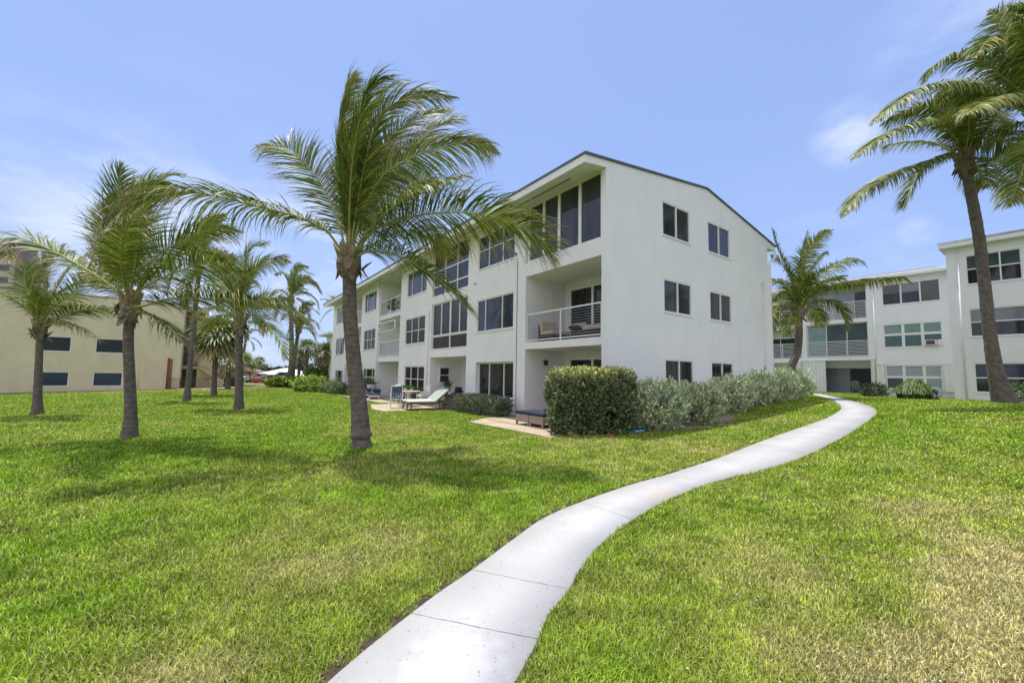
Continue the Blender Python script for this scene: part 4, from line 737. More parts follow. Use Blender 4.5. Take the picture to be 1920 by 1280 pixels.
# ---------------------------------------------------------------- palms
PALMS={'main':{'trunk':[(-3.21,9.03,-0.0),(-3.27,8.97,0.8),(-3.4,8.88,1.83),(-3.5,8.81,2.75),(-3.53,8.76,3.44),(-3.54,8.71,4.01)],'fronds':[([(-0.06,-0.01,0.14),(-0.17,-0.21,0.28),(-0.31,-0.46,0.51),(-0.46,-0.73,0.55),(-0.6,-1.01,0.58),(-1.24,-1.32,0.66),(-1.81,-1.63,0.71),(-2.12,-1.95,0.63),(-2.44,-2.25,0.37),(-2.6,-2.56,-0.02),(-2.51,-2.88,-0.43)],0,0.5,0.35,1.2),([(-0.08,-0.02,0.23),(-0.33,-0.02,0.99),(-0.71,-0.0,1.73),(-1.07,0.05,2.16),(-1.48,0.11,2.53),(-1.83,0.19,2.67),(-2.37,0.28,2.75)],70,0.2,0.3),([(-0.02,-0.02,0.29),(-0.18,0.05,1.08),(-0.34,0.12,2.33),(-0.37,0.21,3.52),(-0.34,0.35,4.27),(-0.31,0.53,4.73)],40,0.9,0.15),([(0.01,-0.02,0.29),(0.02,-0.18,0.99),(0.11,-0.39,1.95),(0.32,-0.61,2.87),(0.64,-0.81,3.43),(1.07,-0.98,3.53)],-30,0.9,0.0),([(0.03,-0.02,0.29),(0.0,-0.01,1.18),(0.08,0.01,2.4),(0.23,0.06,3.37),(0.6,0.14,4.06),(1.04,0.26,4.35)],30,0.8,0.0),([(0.05,-0.02,0.29),(0.15,-0.12,1.17),(0.47,-0.28,2.71),(0.84,-0.37,3.27),(1.51,-0.43,3.52),(2.28,-0.47,3.45)],50,0.6,0.1),([(0.08,-0.02,0.29),(0.11,0.1,1.27),(0.38,0.27,2.43),(0.77,0.5,3.27),(1.38,0.77,3.86),(1.98,1.07,4.27)],60,0.5,0.1),([(0.08,-0.02,0.25),(0.14,0.02,1.27),(0.67,0.1,2.06),(1.12,0.22,2.67),(1.78,0.35,3.35),(2.37,0.51,3.68)],40,0.4,0.15),([(0.1,-0.02,0.25),(0.3,-0.17,1.06),(0.67,-0.32,1.65),(1.04,-0.46,1.91),(1.86,-0.61,2.21),(2.66,-0.75,2.29),(3.21,-0.86,2.01)],60,0.4,0.3),([(0.1,-0.02,0.21),(0.39,0.25,0.93),(0.8,0.61,1.67),(1.32,1.02,2.35),(1.55,1.51,2.41)],40,0.4,0.35),([(0.1,-0.01,0.14),(0.23,-0.11,0.26),(0.63,-0.26,0.63),(1.27,-0.41,0.82),(2.09,-0.55,0.9),(2.89,-0.69,0.82),(3.66,-0.83,0.55),(4.03,-0.96,0.27),(4.39,-1.08,-0.25)],25,0.1,0.35,1.3),([(0.15,-0.01,0.09),(0.47,-0.2,0.16),(1.11,-0.44,0.04),(1.77,-0.68,-0.33),(2.39,-0.93,-0.79),(2.67,-1.22,-1.11)],20,0.2,0.3,1.25),([(0.15,-0.01,0.14),(0.59,0.26,0.57),(1.14,0.62,0.95),(1.62,1.06,0.92),(1.87,1.56,0.6)],20,0.4,0.3),([(0.03,-0.02,0.25),(-0.06,0.32,0.82),(0.07,0.74,1.63),(0.19,1.19,2.92),(0.64,1.74,3.37)],20,0.6,0.3),([(-0.0,-0.02,0.25),(-0.16,0.21,0.9),(-0.33,0.49,2.02),(-0.38,0.81,3.24),(-0.33,1.16,4.3)],30,0.8,0.1)]},'left_near':{'trunk':[(-8.96,9.83,-0.02),(-8.95,9.78,0.64),(-8.99,9.71,1.51),(-9.03,9.65,2.26),(-9.02,9.59,3.08)],'fronds':[([(-0.06,-0.01,0.12),(-0.16,-0.14,0.32),(-0.63,-0.33,0.72),(-1.17,-0.52,1.06),(-1.55,-0.72,1.28),(-1.73,-0.91,1.31),(-1.66,-1.08,0.99),(-1.37,-1.26,0.71)],30,0.3,0.5),([(-0.02,-0.01,0.19),(-0.1,0.02,0.52),(-0.35,0.02,1.46),(-0.51,0.0,2.64),(-0.53,0.02,3.5)],50,0.4,0.1),([(0.01,-0.01,0.19),(-0.0,0.01,0.76),(0.12,0.03,1.76),(0.19,0.06,2.67),(0.49,0.13,3.23),(0.88,0.24,3.35)],40,0.5,0.1),([(0.01,-0.01,0.19),(0.18,-0.17,0.66),(0.43,-0.39,1.49),(0.59,-0.61,2.15),(1.08,-0.82,2.56),(1.71,-0.99,2.43)],30,0.6,0.2),([(0.03,-0.01,0.16),(0.42,0.08,1.19),(0.93,0.26,1.68),(1.46,0.48,2.06),(2.01,0.74,2.11)],40,0.3,0.1),([(0.06,-0.01,0.13),(0.49,-0.18,0.44),(1.47,-0.4,0.79),(2.34,-0.62,0.92),(3.13,-0.82,0.67),(3.65,-1.03,0.36)],30,0.3,0.2),([(0.09,-0.01,0.09),(0.47,-0.19,-0.02),(1.28,-0.44,0.12),(2.48,-0.71,0.1),(3.83,-0.99,-0.01),(4.65,-1.27,-0.29),(5.14,-1.55,-0.73)],20,0.2,0.3,1.2),([(0.09,-0.0,0.04),(0.61,-0.25,-0.19),(1.34,-0.58,-0.46),(2.04,-0.93,-0.88)],20,0.2,0.4),([(-0.04,-0.01,0.19),(-0.41,0.11,0.98),(-0.93,0.29,1.82),(-1.33,0.52,2.44),(-1.37,0.76,3.11)],40,0.8,0.4),([(-0.04,-0.01,0.19),(-0.5,0.21,1.14),(-0.93,0.53,2.18),(-1.01,0.88,3.18),(-0.86,1.31,3.68)],40,0.8,0.3),([(0.04,-0.01,0.15),(0.2,0.22,0.76),(0.54,0.55,1.39),(1.03,0.93,1.65),(1.29,1.39,1.5)],20,0.4,0.4),([(-0.06,-0.01,0.11),(-0.5,0.12,0.4),(-0.96,0.29,0.75),(-1.25,0.46,1.33),(-1.22,0.66,1.8)],50,0.8,0.6)]},'left_far':{'trunk':[(-17.84,15.67,-0.19),(-17.83,15.59,0.77),(-17.81,15.5,1.97),(-17.79,15.42,3.01)],'fronds':[([(-0.06,-0.02,0.2),(-0.19,-0.24,0.63),(-0.45,-0.51,0.98),(-0.65,-0.8,1.17),(-0.84,-1.09,1.04)],20,0.3,0.3),([(-0.04,-0.02,0.26),(-0.33,0.04,0.87),(-0.84,0.14,1.54),(-1.15,0.25,2.25),(-1.15,0.39,2.71)],50,0.4,0.1),([(-0.01,-0.02,0.3),(0.15,-0.19,0.95),(0.57,-0.39,1.62),(0.64,-0.61,2.26),(1.13,-0.81,2.61)],40,0.5,0.1),([(0.01,-0.02,0.3),(0.07,0.11,1.0),(0.4,0.31,1.56),(0.84,0.56,1.93),(1.5,0.86,1.8)],30,0.4,0.5),([(0.06,-0.02,0.28),(0.6,-0.25,0.74),(1.55,-0.53,1.21),(2.6,-0.86,1.84),(3.56,-1.15,1.88)],20,0.3,0.3),([(0.1,-0.02,0.24),(0.55,0.1,0.43),(1.17,0.25,0.79),(2.38,0.43,0.92)],20,0.2,0.1),([(0.1,-0.01,0.16),(0.84,-0.24,0.27),(1.83,-0.5,0.13),(2.83,-0.78,-0.27)],20,0.2,0.3),([(0.01,-0.02,0.3),(0.12,0.21,1.43),(0.39,0.53,2.61),(0.84,0.94,3.3)],40,0.5,0.3),([(-0.03,-0.02,0.3),(-0.51,0.21,1.21),(-0.94,0.53,2.11),(-0.92,0.89,3.07),(-0.45,1.33,3.44)],40,0.7,0.5),([(-0.02,-0.02,0.28),(0.09,-0.42,0.9),(0.64,-0.93,1.6),(1.64,-1.47,2.05)],30,0.8,0.5)]},'center_left':{'trunk':[(-11.93,18.22,-0.11),(-11.95,18.13,1.01),(-11.97,18.02,2.41),(-11.95,17.92,3.67)],'fronds':[([(-0.05,-0.02,0.26),(-0.11,-0.02,0.85),(-0.05,-0.03,1.68),(0.08,-0.06,2.75),(0.31,-0.04,3.37),(1.09,0.01,3.71)],40,0.5,0.0),([(-0.0,-0.02,0.21),(0.44,-0.27,1.94),(0.98,-0.45,2.42),(1.95,-0.64,2.69),(2.5,-0.8,2.54)],40,0.4,0.1),([(0.09,-0.01,0.14),(0.59,0.18,0.77),(1.11,0.46,1.19),(1.84,0.81,1.15)],30,0.3,0.2),([(0.12,-0.01,0.1),(0.97,-0.17,-0.0),(1.69,-0.36,-0.38),(2.24,-0.56,-0.96),(2.53,-0.78,-1.53)],10,0.1,0.1,1.25),([(-0.1,-0.01,0.14),(-0.72,-0.21,0.57),(-1.25,-0.41,0.48),(-1.64,-0.6,0.03)],20,0.3,0.2),([(-0.07,-0.02,0.21),(-0.64,0.11,1.34),(-1.32,0.33,2.1),(-1.8,0.55,3.14)],40,0.5,0.2),([(-0.05,-0.02,0.23),(-0.11,-0.31,1.26),(-0.17,-0.66,2.12),(0.15,-1.03,2.83)],40,0.5,0.1),([(-0.0,-0.02,0.21),(-0.2,0.35,1.39),(-0.24,0.85,2.49),(0.1,1.43,3.43)],40,0.6,0.3),([(-0.1,-0.01,0.14),(-0.74,0.18,0.39),(-1.53,0.48,0.18),(-2.04,0.83,-0.4)],20,0.2,0.4),([(0.12,-0.01,0.1),(0.34,0.34,0.43),(0.53,0.84,0.26),(0.46,1.42,-0.17)],20,0.2,0.5)]},'behind_trunk':{'trunk':[(-18.83,24.07,-0.24),(-18.7,23.94,1.37),(-18.54,23.79,3.22),(-18.39,23.62,5.38),(-18.21,23.45,7.55)],'fronds':[([(-0.0,-0.01,0.15),(0.2,0.06,1.29),(0.82,0.21,1.99),(1.6,0.42,2.24)],30,0.5,0.1),([(-0.06,-0.01,0.15),(-0.52,0.06,1.28),(-1.23,0.21,1.96),(-1.88,0.47,1.71)],30,0.5,0.2),([(0.06,-0.0,0.06),(0.95,-0.26,0.57),(2.06,-0.53,0.51),(3.03,-0.79,-0.16)],30,0.4,0.2),([(0.06,0.0,-0.06),(0.65,0.22,-0.09),(1.25,0.54,-0.64),(1.53,0.94,-1.68)],20,0.3,0.3),([(-0.12,0.0,-0.0),(-0.73,-0.22,0.08),(-1.1,-0.45,-0.6),(-1.13,-0.68,-1.57)],20,0.3,0.3),([(-0.0,-0.01,0.15),(0.3,-0.38,1.46),(1.06,-0.81,2.41),(2.23,-1.22,2.73)],40,0.6,0.2),([(-0.0,-0.01,0.15),(-0.35,0.23,1.49),(-0.3,0.58,2.76),(0.13,1.04,3.27)],40,0.6,0.2),([(0.06,0.01,-0.09),(0.9,-0.27,-0.68),(1.52,-0.61,-1.66),(1.96,-0.98,-2.77)],20,0.3,0.4),([(-0.06,0.01,-0.16),(-0.79,0.31,-0.57),(-1.27,0.73,-1.44),(-1.66,1.19,-2.34)],20,0.3,0.4)]},'curved_tall':{'trunk':[(-26.13,47.25,-0.19),(-25.36,47.16,0.98),(-25.15,46.99,3.11),(-25.27,46.7,6.76),(-25.39,46.46,9.8)],'fronds':[([(0.05,-0.04,0.49),(0.72,-0.41,1.78),(2.1,-0.8,2.32),(3.8,-1.09,1.07)],30,0.4,0.2),([(0.05,-0.04,0.49),(0.24,0.07,2.5),(0.85,0.35,3.39),(2.21,0.76,3.01)],30,0.4,0.2),([(0.12,-0.03,0.37),(1.59,-0.22,0.72),(2.92,-0.37,-0.02),(3.54,-0.49,-1.37)],20,0.3,0.3),([(-0.01,-0.04,0.49),(-0.46,0.04,2.17),(-1.24,0.25,3.02),(-2.34,0.57,2.89)],30,0.4,0.2),([(-0.07,-0.03,0.36),(-0.93,-0.28,0.85),(-1.74,-0.54,0.6),(-2.26,-0.76,-0.48)],20,0.3,0.3),([(0.12,-0.02,0.25),(0.87,0.33,-0.05),(1.48,0.83,-1.08),(1.58,1.38,-2.25)],20,0.3,0.3),([(0.05,-0.04,0.55),(0.37,-0.61,2.34),(1.25,-1.26,3.41),(2.87,-1.87,3.28)],30,0.5,0.2),([(-0.07,-0.02,0.24),(-1.09,0.32,0.04),(-1.93,0.82,-1.01),(-2.42,1.38,-2.19)],20,0.2,0.4),([(0.05,-0.04,0.49),(0.67,0.3,1.62),(1.93,0.82,2.07),(2.85,1.54,0.84)],20,0.4,0.2)]},'leaning_tall':{'trunk':[(-25.55,48.19,-0.24),(-25.45,48.08,2.53),(-25.23,47.93,4.4),(-24.95,47.77,6.39)],'fronds':[([(0.06,-0.03,0.37),(1.05,-0.36,1.1),(2.15,-0.69,0.95),(2.84,-1.0,-0.06)],20,0.4,0.3),([(0.05,-0.03,0.44),(0.46,0.13,1.79),(1.22,0.42,2.48),(1.99,0.85,1.92)],30,0.4,0.2),([(-0.01,-0.03,0.43),(0.26,-0.47,1.82),(1.07,-0.96,2.75),(2.28,-1.43,2.82)],30,0.5,0.2),([(-0.07,-0.03,0.37),(-0.92,0.15,1.45),(-1.86,0.47,1.8),(-2.58,0.91,1.21)],20,0.3,0.3),([(0.06,-0.02,0.25),(0.86,0.12,0.22),(1.42,0.34,-0.38),(1.78,0.6,-1.3)],20,0.3,0.3),([(-0.01,-0.03,0.43),(-0.2,-0.41,1.82),(-0.65,-0.82,2.56),(-0.86,-1.19,2.31)],20,0.3,0.3),([(-0.07,-0.02,0.25),(-0.54,-0.19,0.35),(-0.92,-0.35,-0.3),(-0.9,-0.51,-1.12)],20,0.3,0.5),([(-0.01,-0.03,0.43),(0.09,0.31,2.12),(0.64,0.83,3.5),(1.08,1.55,3.18)],20,0.3,0.3)]},'thin_behind':{'trunk':[(-32.84,50.22,-0.26),(-32.74,50.09,2.46),(-32.57,49.96,4.08),(-32.34,49.85,5.57)],'fronds':[([(0.06,-0.02,0.26),(0.96,-0.29,0.9),(1.98,-0.54,0.63),(2.56,-0.8,-0.03)],20,0.3,0.3),([(0.06,-0.02,0.26),(0.2,0.16,1.33),(0.75,0.47,1.9),(1.32,0.88,1.56)],20,0.3,0.3),([(0.06,-0.01,0.13),(0.76,0.14,-0.1),(1.31,0.36,-0.6),(1.53,0.59,-1.17)],10,0.2,0.2),([(-0.0,-0.02,0.26),(-0.27,-0.32,1.27),(-0.61,-0.62,1.61),(-0.91,-0.9,1.19)],20,0.3,0.3),([(-0.0,-0.01,0.13),(-0.93,0.18,0.39),(-1.56,0.49,0.02),(-1.96,0.85,-0.62)],20,0.3,0.3),([(0.06,-0.01,0.13),(0.61,-0.09,-0.52),(0.99,-0.22,-1.17),(1.12,-0.37,-1.69)],20,0.3,0.5)]},'far_left_lean':{'trunk':[(-41.94,62.26,-0.33),(-41.79,62.19,1.67),(-41.57,62.1,2.8)],'fronds':[([(-0.0,-0.01,0.16),(0.26,0.38,0.66),(0.39,0.97,0.36)],20,0.3,0.3),([(-0.0,-0.01,0.16),(-0.43,-0.27,0.63),(-0.71,-0.51,0.13)],20,0.3,0.3),([(-0.0,-0.01,0.16),(-0.22,0.37,0.82),(-0.12,0.91,1.17)],20,0.3,0.3),([(-0.0,-0.01,0.08),(-0.19,-0.42,-0.18),(-0.11,-0.94,-0.82)],20,0.3,0.3),([(-0.0,-0.01,0.08),(0.31,0.27,-0.15),(0.34,0.66,-0.79)],20,0.3,0.3)]},'behind_house':{'trunk':[(-22.37,54.19,-0.28),(-22.43,53.92,4.84),(-22.64,53.55,9.45)],'fronds':[([(-0.14,-0.01,0.14),(-0.87,-0.2,0.8),(-1.71,-0.42,1.45),(-2.46,-0.62,1.55)],20,0.2,0.2),([(-0.14,-0.01,0.07),(-1.03,-0.23,0.23),(-1.87,-0.44,-0.66),(-2.33,-0.67,-1.68)],20,0.2,0.2),([(-0.14,-0.02,0.28),(-0.03,0.22,1.6),(0.48,0.63,2.19)],20,0.3,0.3),([(-0.14,-0.02,0.28),(-0.77,0.31,1.6),(-1.89,0.81,2.4)],20,0.3,0.3),([(-0.0,-0.01,0.14),(0.7,0.33,0.21),(1.24,0.85,-0.64)],20,0.3,0.3)]},'right_mid':{'trunk':[(14.5,21.58,0.54),(14.65,21.52,2.21),(14.92,21.46,2.99),(15.01,21.39,3.88),(14.97,21.29,5.13)],'fronds':[([(0.08,-0.03,0.42),(0.24,-0.17,1.24),(0.88,-0.31,1.92),(1.57,-0.45,2.32),(2.36,-0.58,2.69),(2.84,-0.69,2.59),(3.04,-0.78,2.21)],10,0.1,0.1),([(0.13,-0.03,0.36),(0.6,-0.19,0.96),(1.42,-0.37,1.3),(2.57,-0.56,1.53),(3.69,-0.75,1.65),(4.65,-0.94,1.7),(4.95,-1.11,1.34)],10,0.1,0.3),([(0.19,-0.02,0.25),(0.43,-0.16,0.43),(0.99,-0.35,0.6),(1.62,-0.52,0.39),(1.87,-0.67,-0.21),(1.82,-0.82,-1.04)],10,0.1,0.3),([(0.02,-0.04,0.47),(0.12,-0.04,1.55),(0.27,0.01,2.42),(0.79,0.05,3.45),(1.62,0.12,4.33),(2.21,0.24,4.56)],50,0.3,0.1),([(-0.01,-0.04,0.47),(-0.14,-0.26,1.78),(-0.17,-0.48,2.71),(-0.11,-0.7,3.45),(-0.03,-0.93,4.08)],50,0.3,0.1),([(-0.06,-0.04,0.47),(-0.22,-0.02,1.26),(-0.59,-0.02,2.4),(-1.02,0.01,3.49),(-1.25,0.04,4.58)],60,0.3,0.2),([(-0.12,-0.03,0.42),(-0.38,-0.19,0.78),(-1.01,-0.42,1.42),(-1.66,-0.62,1.61),(-2.16,-0.81,1.34)],20,0.1,0.2),([(-0.17,-0.03,0.33),(-0.59,-0.19,0.46),(-1.21,-0.38,0.37),(-1.67,-0.55,-0.25),(-1.83,-0.71,-1.14)],10,0.1,0.2),([(-0.09,-0.04,0.47),(-0.17,0.2,1.6),(-0.43,0.53,2.69),(-0.78,0.94,3.31)],40,0.2,0.1),([(0.02,-0.04,0.47),(0.62,0.27,1.63),(1.56,0.69,2.92),(2.57,1.21,3.69)],40,0.3,0.2),([(-0.01,-0.03,0.42),(-0.24,-0.52,1.16),(-0.24,-1.12,1.71),(-0.29,-1.72,1.43)],20,0.2,0.1),([(-0.12,-0.03,0.42),(-0.2,0.35,1.05),(-0.36,0.89,1.22),(-0.31,1.54,0.83)],20,0.1,0.3),([(0.13,-0.02,0.31),(0.91,0.35,0.35),(1.71,0.87,-0.04),(2.27,1.45,-0.55)],20,0.1,0.4),([(-0.06,-0.02,0.28),(-0.56,-0.37,-0.07),(-1.1,-0.81,-0.68),(-1.55,-1.29,-1.41)],20,0.1,0.3)]},'right_tall':{'trunk':[(19.87,16.61,0.79),(19.47,16.52,2.0),(19.16,16.38,3.7),(18.93,16.23,5.62),(18.69,16.09,7.33),(18.36,15.96,9.03),(18.04,15.84,10.52)],'fronds':[([(-0.13,-0.01,0.17),(-0.55,-0.12,0.04),(-1.39,-0.26,-0.12),(-2.51,-0.4,-0.52),(-3.59,-0.54,-1.02),(-4.85,-0.66,-1.78),(-5.68,-0.78,-2.78)],10,0.0,0.1),([(-0.13,-0.02,0.21),(-0.39,0.1,0.27),(-0.84,0.25,0.23),(-1.3,0.45,-0.24),(-1.6,0.69,-1.02),(-1.69,0.94,-1.67)],10,0.0,0.3),([(-0.09,-0.03,0.38),(-0.38,-0.16,0.75),(-1.09,-0.34,1.2),(-1.88,-0.5,1.31),(-3.07,-0.63,0.9),(-4.24,-0.75,0.27),(-5.24,-0.87,-0.48)],15,0.0,0.2),([(-0.05,-0.03,0.43),(-0.04,0.04,1.37),(-0.28,0.17,2.13),(-0.95,0.35,2.47),(-1.84,0.59,2.27),(-2.52,0.85,1.95)],20,0.0,0.2),([(0.04,-0.03,0.38),(0.08,-0.2,0.67),(0.4,-0.39,0.69),(0.99,-0.58,0.44),(1.38,-0.76,-0.11),(1.37,-0.93,-0.9)],10,0.0,0.2),([(0.04,-0.02,0.21),(0.6,0.26,0.15),(1.35,0.63,-0.21),(2.02,1.05,-0.62)],20,0.0,0.2),([(-0.01,-0.03,0.43),(0.46,0.36,1.58),(0.76,0.88,2.87),(0.66,1.51,3.79)],30,0.0,0.2),([(0.04,-0.03,0.38),(0.88,0.38,1.36),(2.26,0.93,2.21),(3.89,1.61,2.42)],20,0.0,0.3),([(-0.01,-0.03,0.43),(-0.38,-0.48,1.04),(-0.6,-1.04,1.43),(-0.56,-1.6,1.15)],20,0.0,0.2)]},'right_edge':{'trunk':[(21.27,14.71,0.76),(20.87,14.62,2.02),(20.27,14.47,3.9),(19.65,14.24,6.73),(19.14,14.06,8.99),(18.73,13.91,10.97)],'fronds':[([(-0.19,-0.01,0.13),(-0.95,-0.1,0.31),(-1.97,-0.23,0.7),(-3.09,-0.36,0.94),(-4.08,-0.48,0.87),(-4.99,-0.58,0.61),(-6.09,-0.65,-0.15),(-6.81,-0.74,-0.8)],15,0.0,0.2),([(-0.15,-0.01,0.19),(-0.68,0.01,1.05),(-1.18,0.08,1.67),(-1.72,0.17,2.26),(-2.41,0.29,2.63),(-3.15,0.46,2.38),(-3.49,0.67,1.73)],15,0.0,0.1),([(-0.1,-0.02,0.28),(-0.6,-0.18,1.16),(-1.32,-0.36,2.0),(-2.04,-0.53,2.63),(-2.6,-0.65,2.33),(-3.11,-0.74,1.7)],30,0.0,0.1),([(-0.1,-0.02,0.28),(-0.12,0.02,1.71),(-0.38,0.11,3.01),(-0.81,0.25,3.97),(-1.04,0.44,4.56)],50,0.0,0.1),([(-0.1,-0.0,0.06),(-0.73,-0.15,-0.8),(-1.28,-0.33,-2.06),(-2.11,-0.53,-3.44)],10,0.0,0.2),([(-0.13,-0.01,0.13),(-0.46,0.24,0.04),(-0.76,0.56,-0.06),(-0.94,0.94,-0.46)],10,0.0,0.2),([(-0.01,-0.03,0.32),(-0.23,-0.36,1.62),(-0.72,-0.74,2.67),(-1.69,-1.11,3.19),(-2.73,-1.44,2.94)],30,0.0,0.1),([(0.05,-0.02,0.25),(0.82,0.03,1.34),(2.01,0.16,1.86),(3.27,0.39,1.44)],20,0.0,0.1),([(0.05,-0.01,0.17),(0.56,-0.23,0.16),(1.11,-0.45,-0.56),(1.24,-0.66,-1.81)],20,0.0,0.1),([(-0.14,-0.02,0.21),(-1.67,-0.55,0.48),(-3.34,-1.16,-0.17),(-4.83,-1.82,-1.09)],20,0.0,0.2),([(-0.1,-0.02,0.28),(-0.0,0.31,2.15),(0.24,0.79,4.04),(1.17,1.36,5.59)],40,0.0,0.1)]}}
def rachis_curve(q, n=48): return catmull(np.array(q, float), n)
def leaflets(C_, roll, wind, brown, dens, lmax, wbase, droop=.30, seed=0, wdir=(.92, .3, -.05), start=.13, base=(.165, .25, .035)):
    rs = np.random.RandomState(seed); seg = np.linalg.norm(np.diff(C_, axis=0), axis=1); s = np.concatenate([[0], np.cumsum(seg)]); Lt = s[-1]
    m = max(14, int(Lt*dens)); t = start+(1-start)*np.sort(rs.rand(m)*.35/m+np.linspace(0, 1, m)*.995); t = np.clip(t, 0, .999)
    P = np.stack([np.interp(t*Lt, s, C_[:, k]) for k in range(3)], -1); e = .02*Lt
    T1 = unit(np.stack([np.interp(np.minimum(t*Lt+e, Lt), s, C_[:, k])-np.interp(np.maximum(t*Lt-e, 0), s, C_[:, k]) for k in range(3)], -1))
    wd = np.array(wdir); wd = wd/np.linalg.norm(wd); T0 = T1[0]
    S = np.cross(T0, [0, 0, 1.]); S = S if np.linalg.norm(S) > .25 else np.cross(T0, wd); S = S/np.linalg.norm(S)
    Sf = np.zeros_like(T1); cur = S
    for i in range(m): cur = cur-T1[i]*cur.dot(T1[i]); cur = cur/np.linalg.norm(cur); Sf[i] = cur
    Nf = np.cross(Sf, T1); Nf = np.where((Nf[:, 2].mean() < 0), -Nf, Nf)
    a = R(roll); S2 = Sf*cos(a)+Nf*sin(a); N2 = Nf*cos(a)-Sf*sin(a)
    Vs, cs = [], []
    brk = rs.rand(m) < .04
    for side in (1, -1):
        ang = R(78-38*min(1, abs(wind)))-R(50-14*abs(wind))*t**1.6+rs.randn(m)*.07
        d = unit(np.cos(ang)[:, None]*T1+np.sin(ang)[:, None]*(side*S2*.93+N2*.28)+rs.randn(m, 3)*.045)
        prof = np.clip(.50+1.7*(t-.10), 0, 1)*np.clip(1.0-((t-.45)/.62)**2*.62, .2, 1)*np.where(t > .86, np.clip((1.02-t)/.16, .25, 1), 1)
        ln = lmax*prof*(.78+.34*rs.rand(m)); K = 5; p = P.copy(); wk = wind*(.5+1.0*rs.rand(m))[:, None]; gk = (droop*(.5+1.1*rs.rand(m))*(.7+1.9*(1-np.abs(T1[:, 2]))**1.2))[:, None]
        tw = rs.randn(m)*.35; wv0 = unit(np.cross(d, N2)); wv1 = np.cross(d, wv0); wv = unit(wv0*np.cos(tw)[:, None]+wv1*np.sin(tw)[:, None])
        col = np.array(base)*(.5+.9*rs.rand(m, 1)); oli = rs.rand(m, 1) < .33; col = np.where(oli, col*np.array([1.9, 1.25, 1.3]), col)
        bt = (rs.rand(m)*.9+brown*1.25*t**1.3 > 1.0)
        ws = np.array([.55, 1., .95, .7, .35, .04]); allv = []; allc = []
        for k in range(K+1):
            f = k/K; w_ = (wbase*ws[k]*(.5+.5*prof))[:, None]
            allv += [p-wv*w_, p+wv*w_]
            br_ = np.clip((f-(.62 if brown < .9 else .3)+.5*bt)*1.6*(brown+.12), 0, 1)[:, None] if brown > 0 else np.zeros((m, 1))
            cc = col*(1-br_)+np.array([.46, .34, .22])*br_; allc += [cc, cc]
            if k < K:
                d = unit(d+(wk*wd*.30+gk*np.array([0, 0, -1.])*.62)*(k+1)/K*1.15); p = p+d*(ln/K)[:, None]
                wv = unit(wv-d*(wv*d).sum(-1, keepdims=True))
        Vs.append(np.stack(allv, 1).reshape(-1, 3)); cs.append(np.stack(allc, 1).reshape(-1, 3))
    V = np.vstack(Vs); c = np.vstack(cs); nl = 2*m; b = (np.arange(nl)*12)[:, None, None]
    k = np.arange(5)[None, :, None]; q = b+2*k+np.array([0, 1, 3, 2])[None, None]; return V, q.reshape(-1, 4), c
def frond_mesh(parent, q, roll, wind, brown, dens, lmax, wbase, seed, r0=.032, label=None, **kw):
    C_ = rachis_curve(q); V, F, c = leaflets(C_, roll, wind, brown, dens, lmax, wbase, seed=seed, **kw)
    mb = MB(); idx = np.linspace(0, len(C_)-1, 24).astype(int); rad = [r0*(1.5 if i == 0 else 1)*(1-.86*(i/23)) for i in range(24)]
    mb.tube([tuple(C_[i]) for i in idx], rad, 5)
    nv = len(V); RV = np.array(mb.v); loops = np.concatenate([F.ravel()]+[np.array(f)+nv for f in mb.f]); sizes = [4]*len(F)+[len(f) for f in mb.f]
    o = np_mesh('frond', np.vstack([V, RV]), loops, sizes, [MT['frond'], MT['rachis']], parent, tint=np.vstack([c, np.ones((len(RV), 3))]), mi=[0]*len(F)+[1]*len(mb.f))
    if label: o['label'] = label
    return o
def palm_trunk(parent, pts, r_base, r_mid, r_top, flare=.5, ring=.085, nseg=None, sides=18, collar=None):
    C_ = catmull(np.array(pts), 90 if nseg is None else nseg); s = np.concatenate([[0], np.cumsum(np.linalg.norm(np.diff(C_, axis=0), axis=1))]); H = s[-1]; rad = []
    for i, h in enumerate(s):
        f = h/H; r = r_mid+(r_top-r_mid)*f
        r += (r_base-r_mid)*math.exp(-h/flare)
        ph = (h/ring) % 1; r *= 1+.030*(1-ph)-.012+.012*rng.uniform(-1, 1)
        if collar:
            for (hc, wc, am) in collar: r += am*math.exp(-((h-hc)/wc)**2)
        rad.append(r)
    mb = MB(); P = [tuple(p) for p in C_]; P[0] = (P[0][0], P[0][1], P[0][2]-.15); mb.tube(P, rad, sides)
    V = np.array(mb.v); V = V+NR.randn(*V.shape)*r_mid*.018; mb.v = [tuple(v) for v in V]
    return mb.build('trunk', MT['bark'], parent, smooth=True)
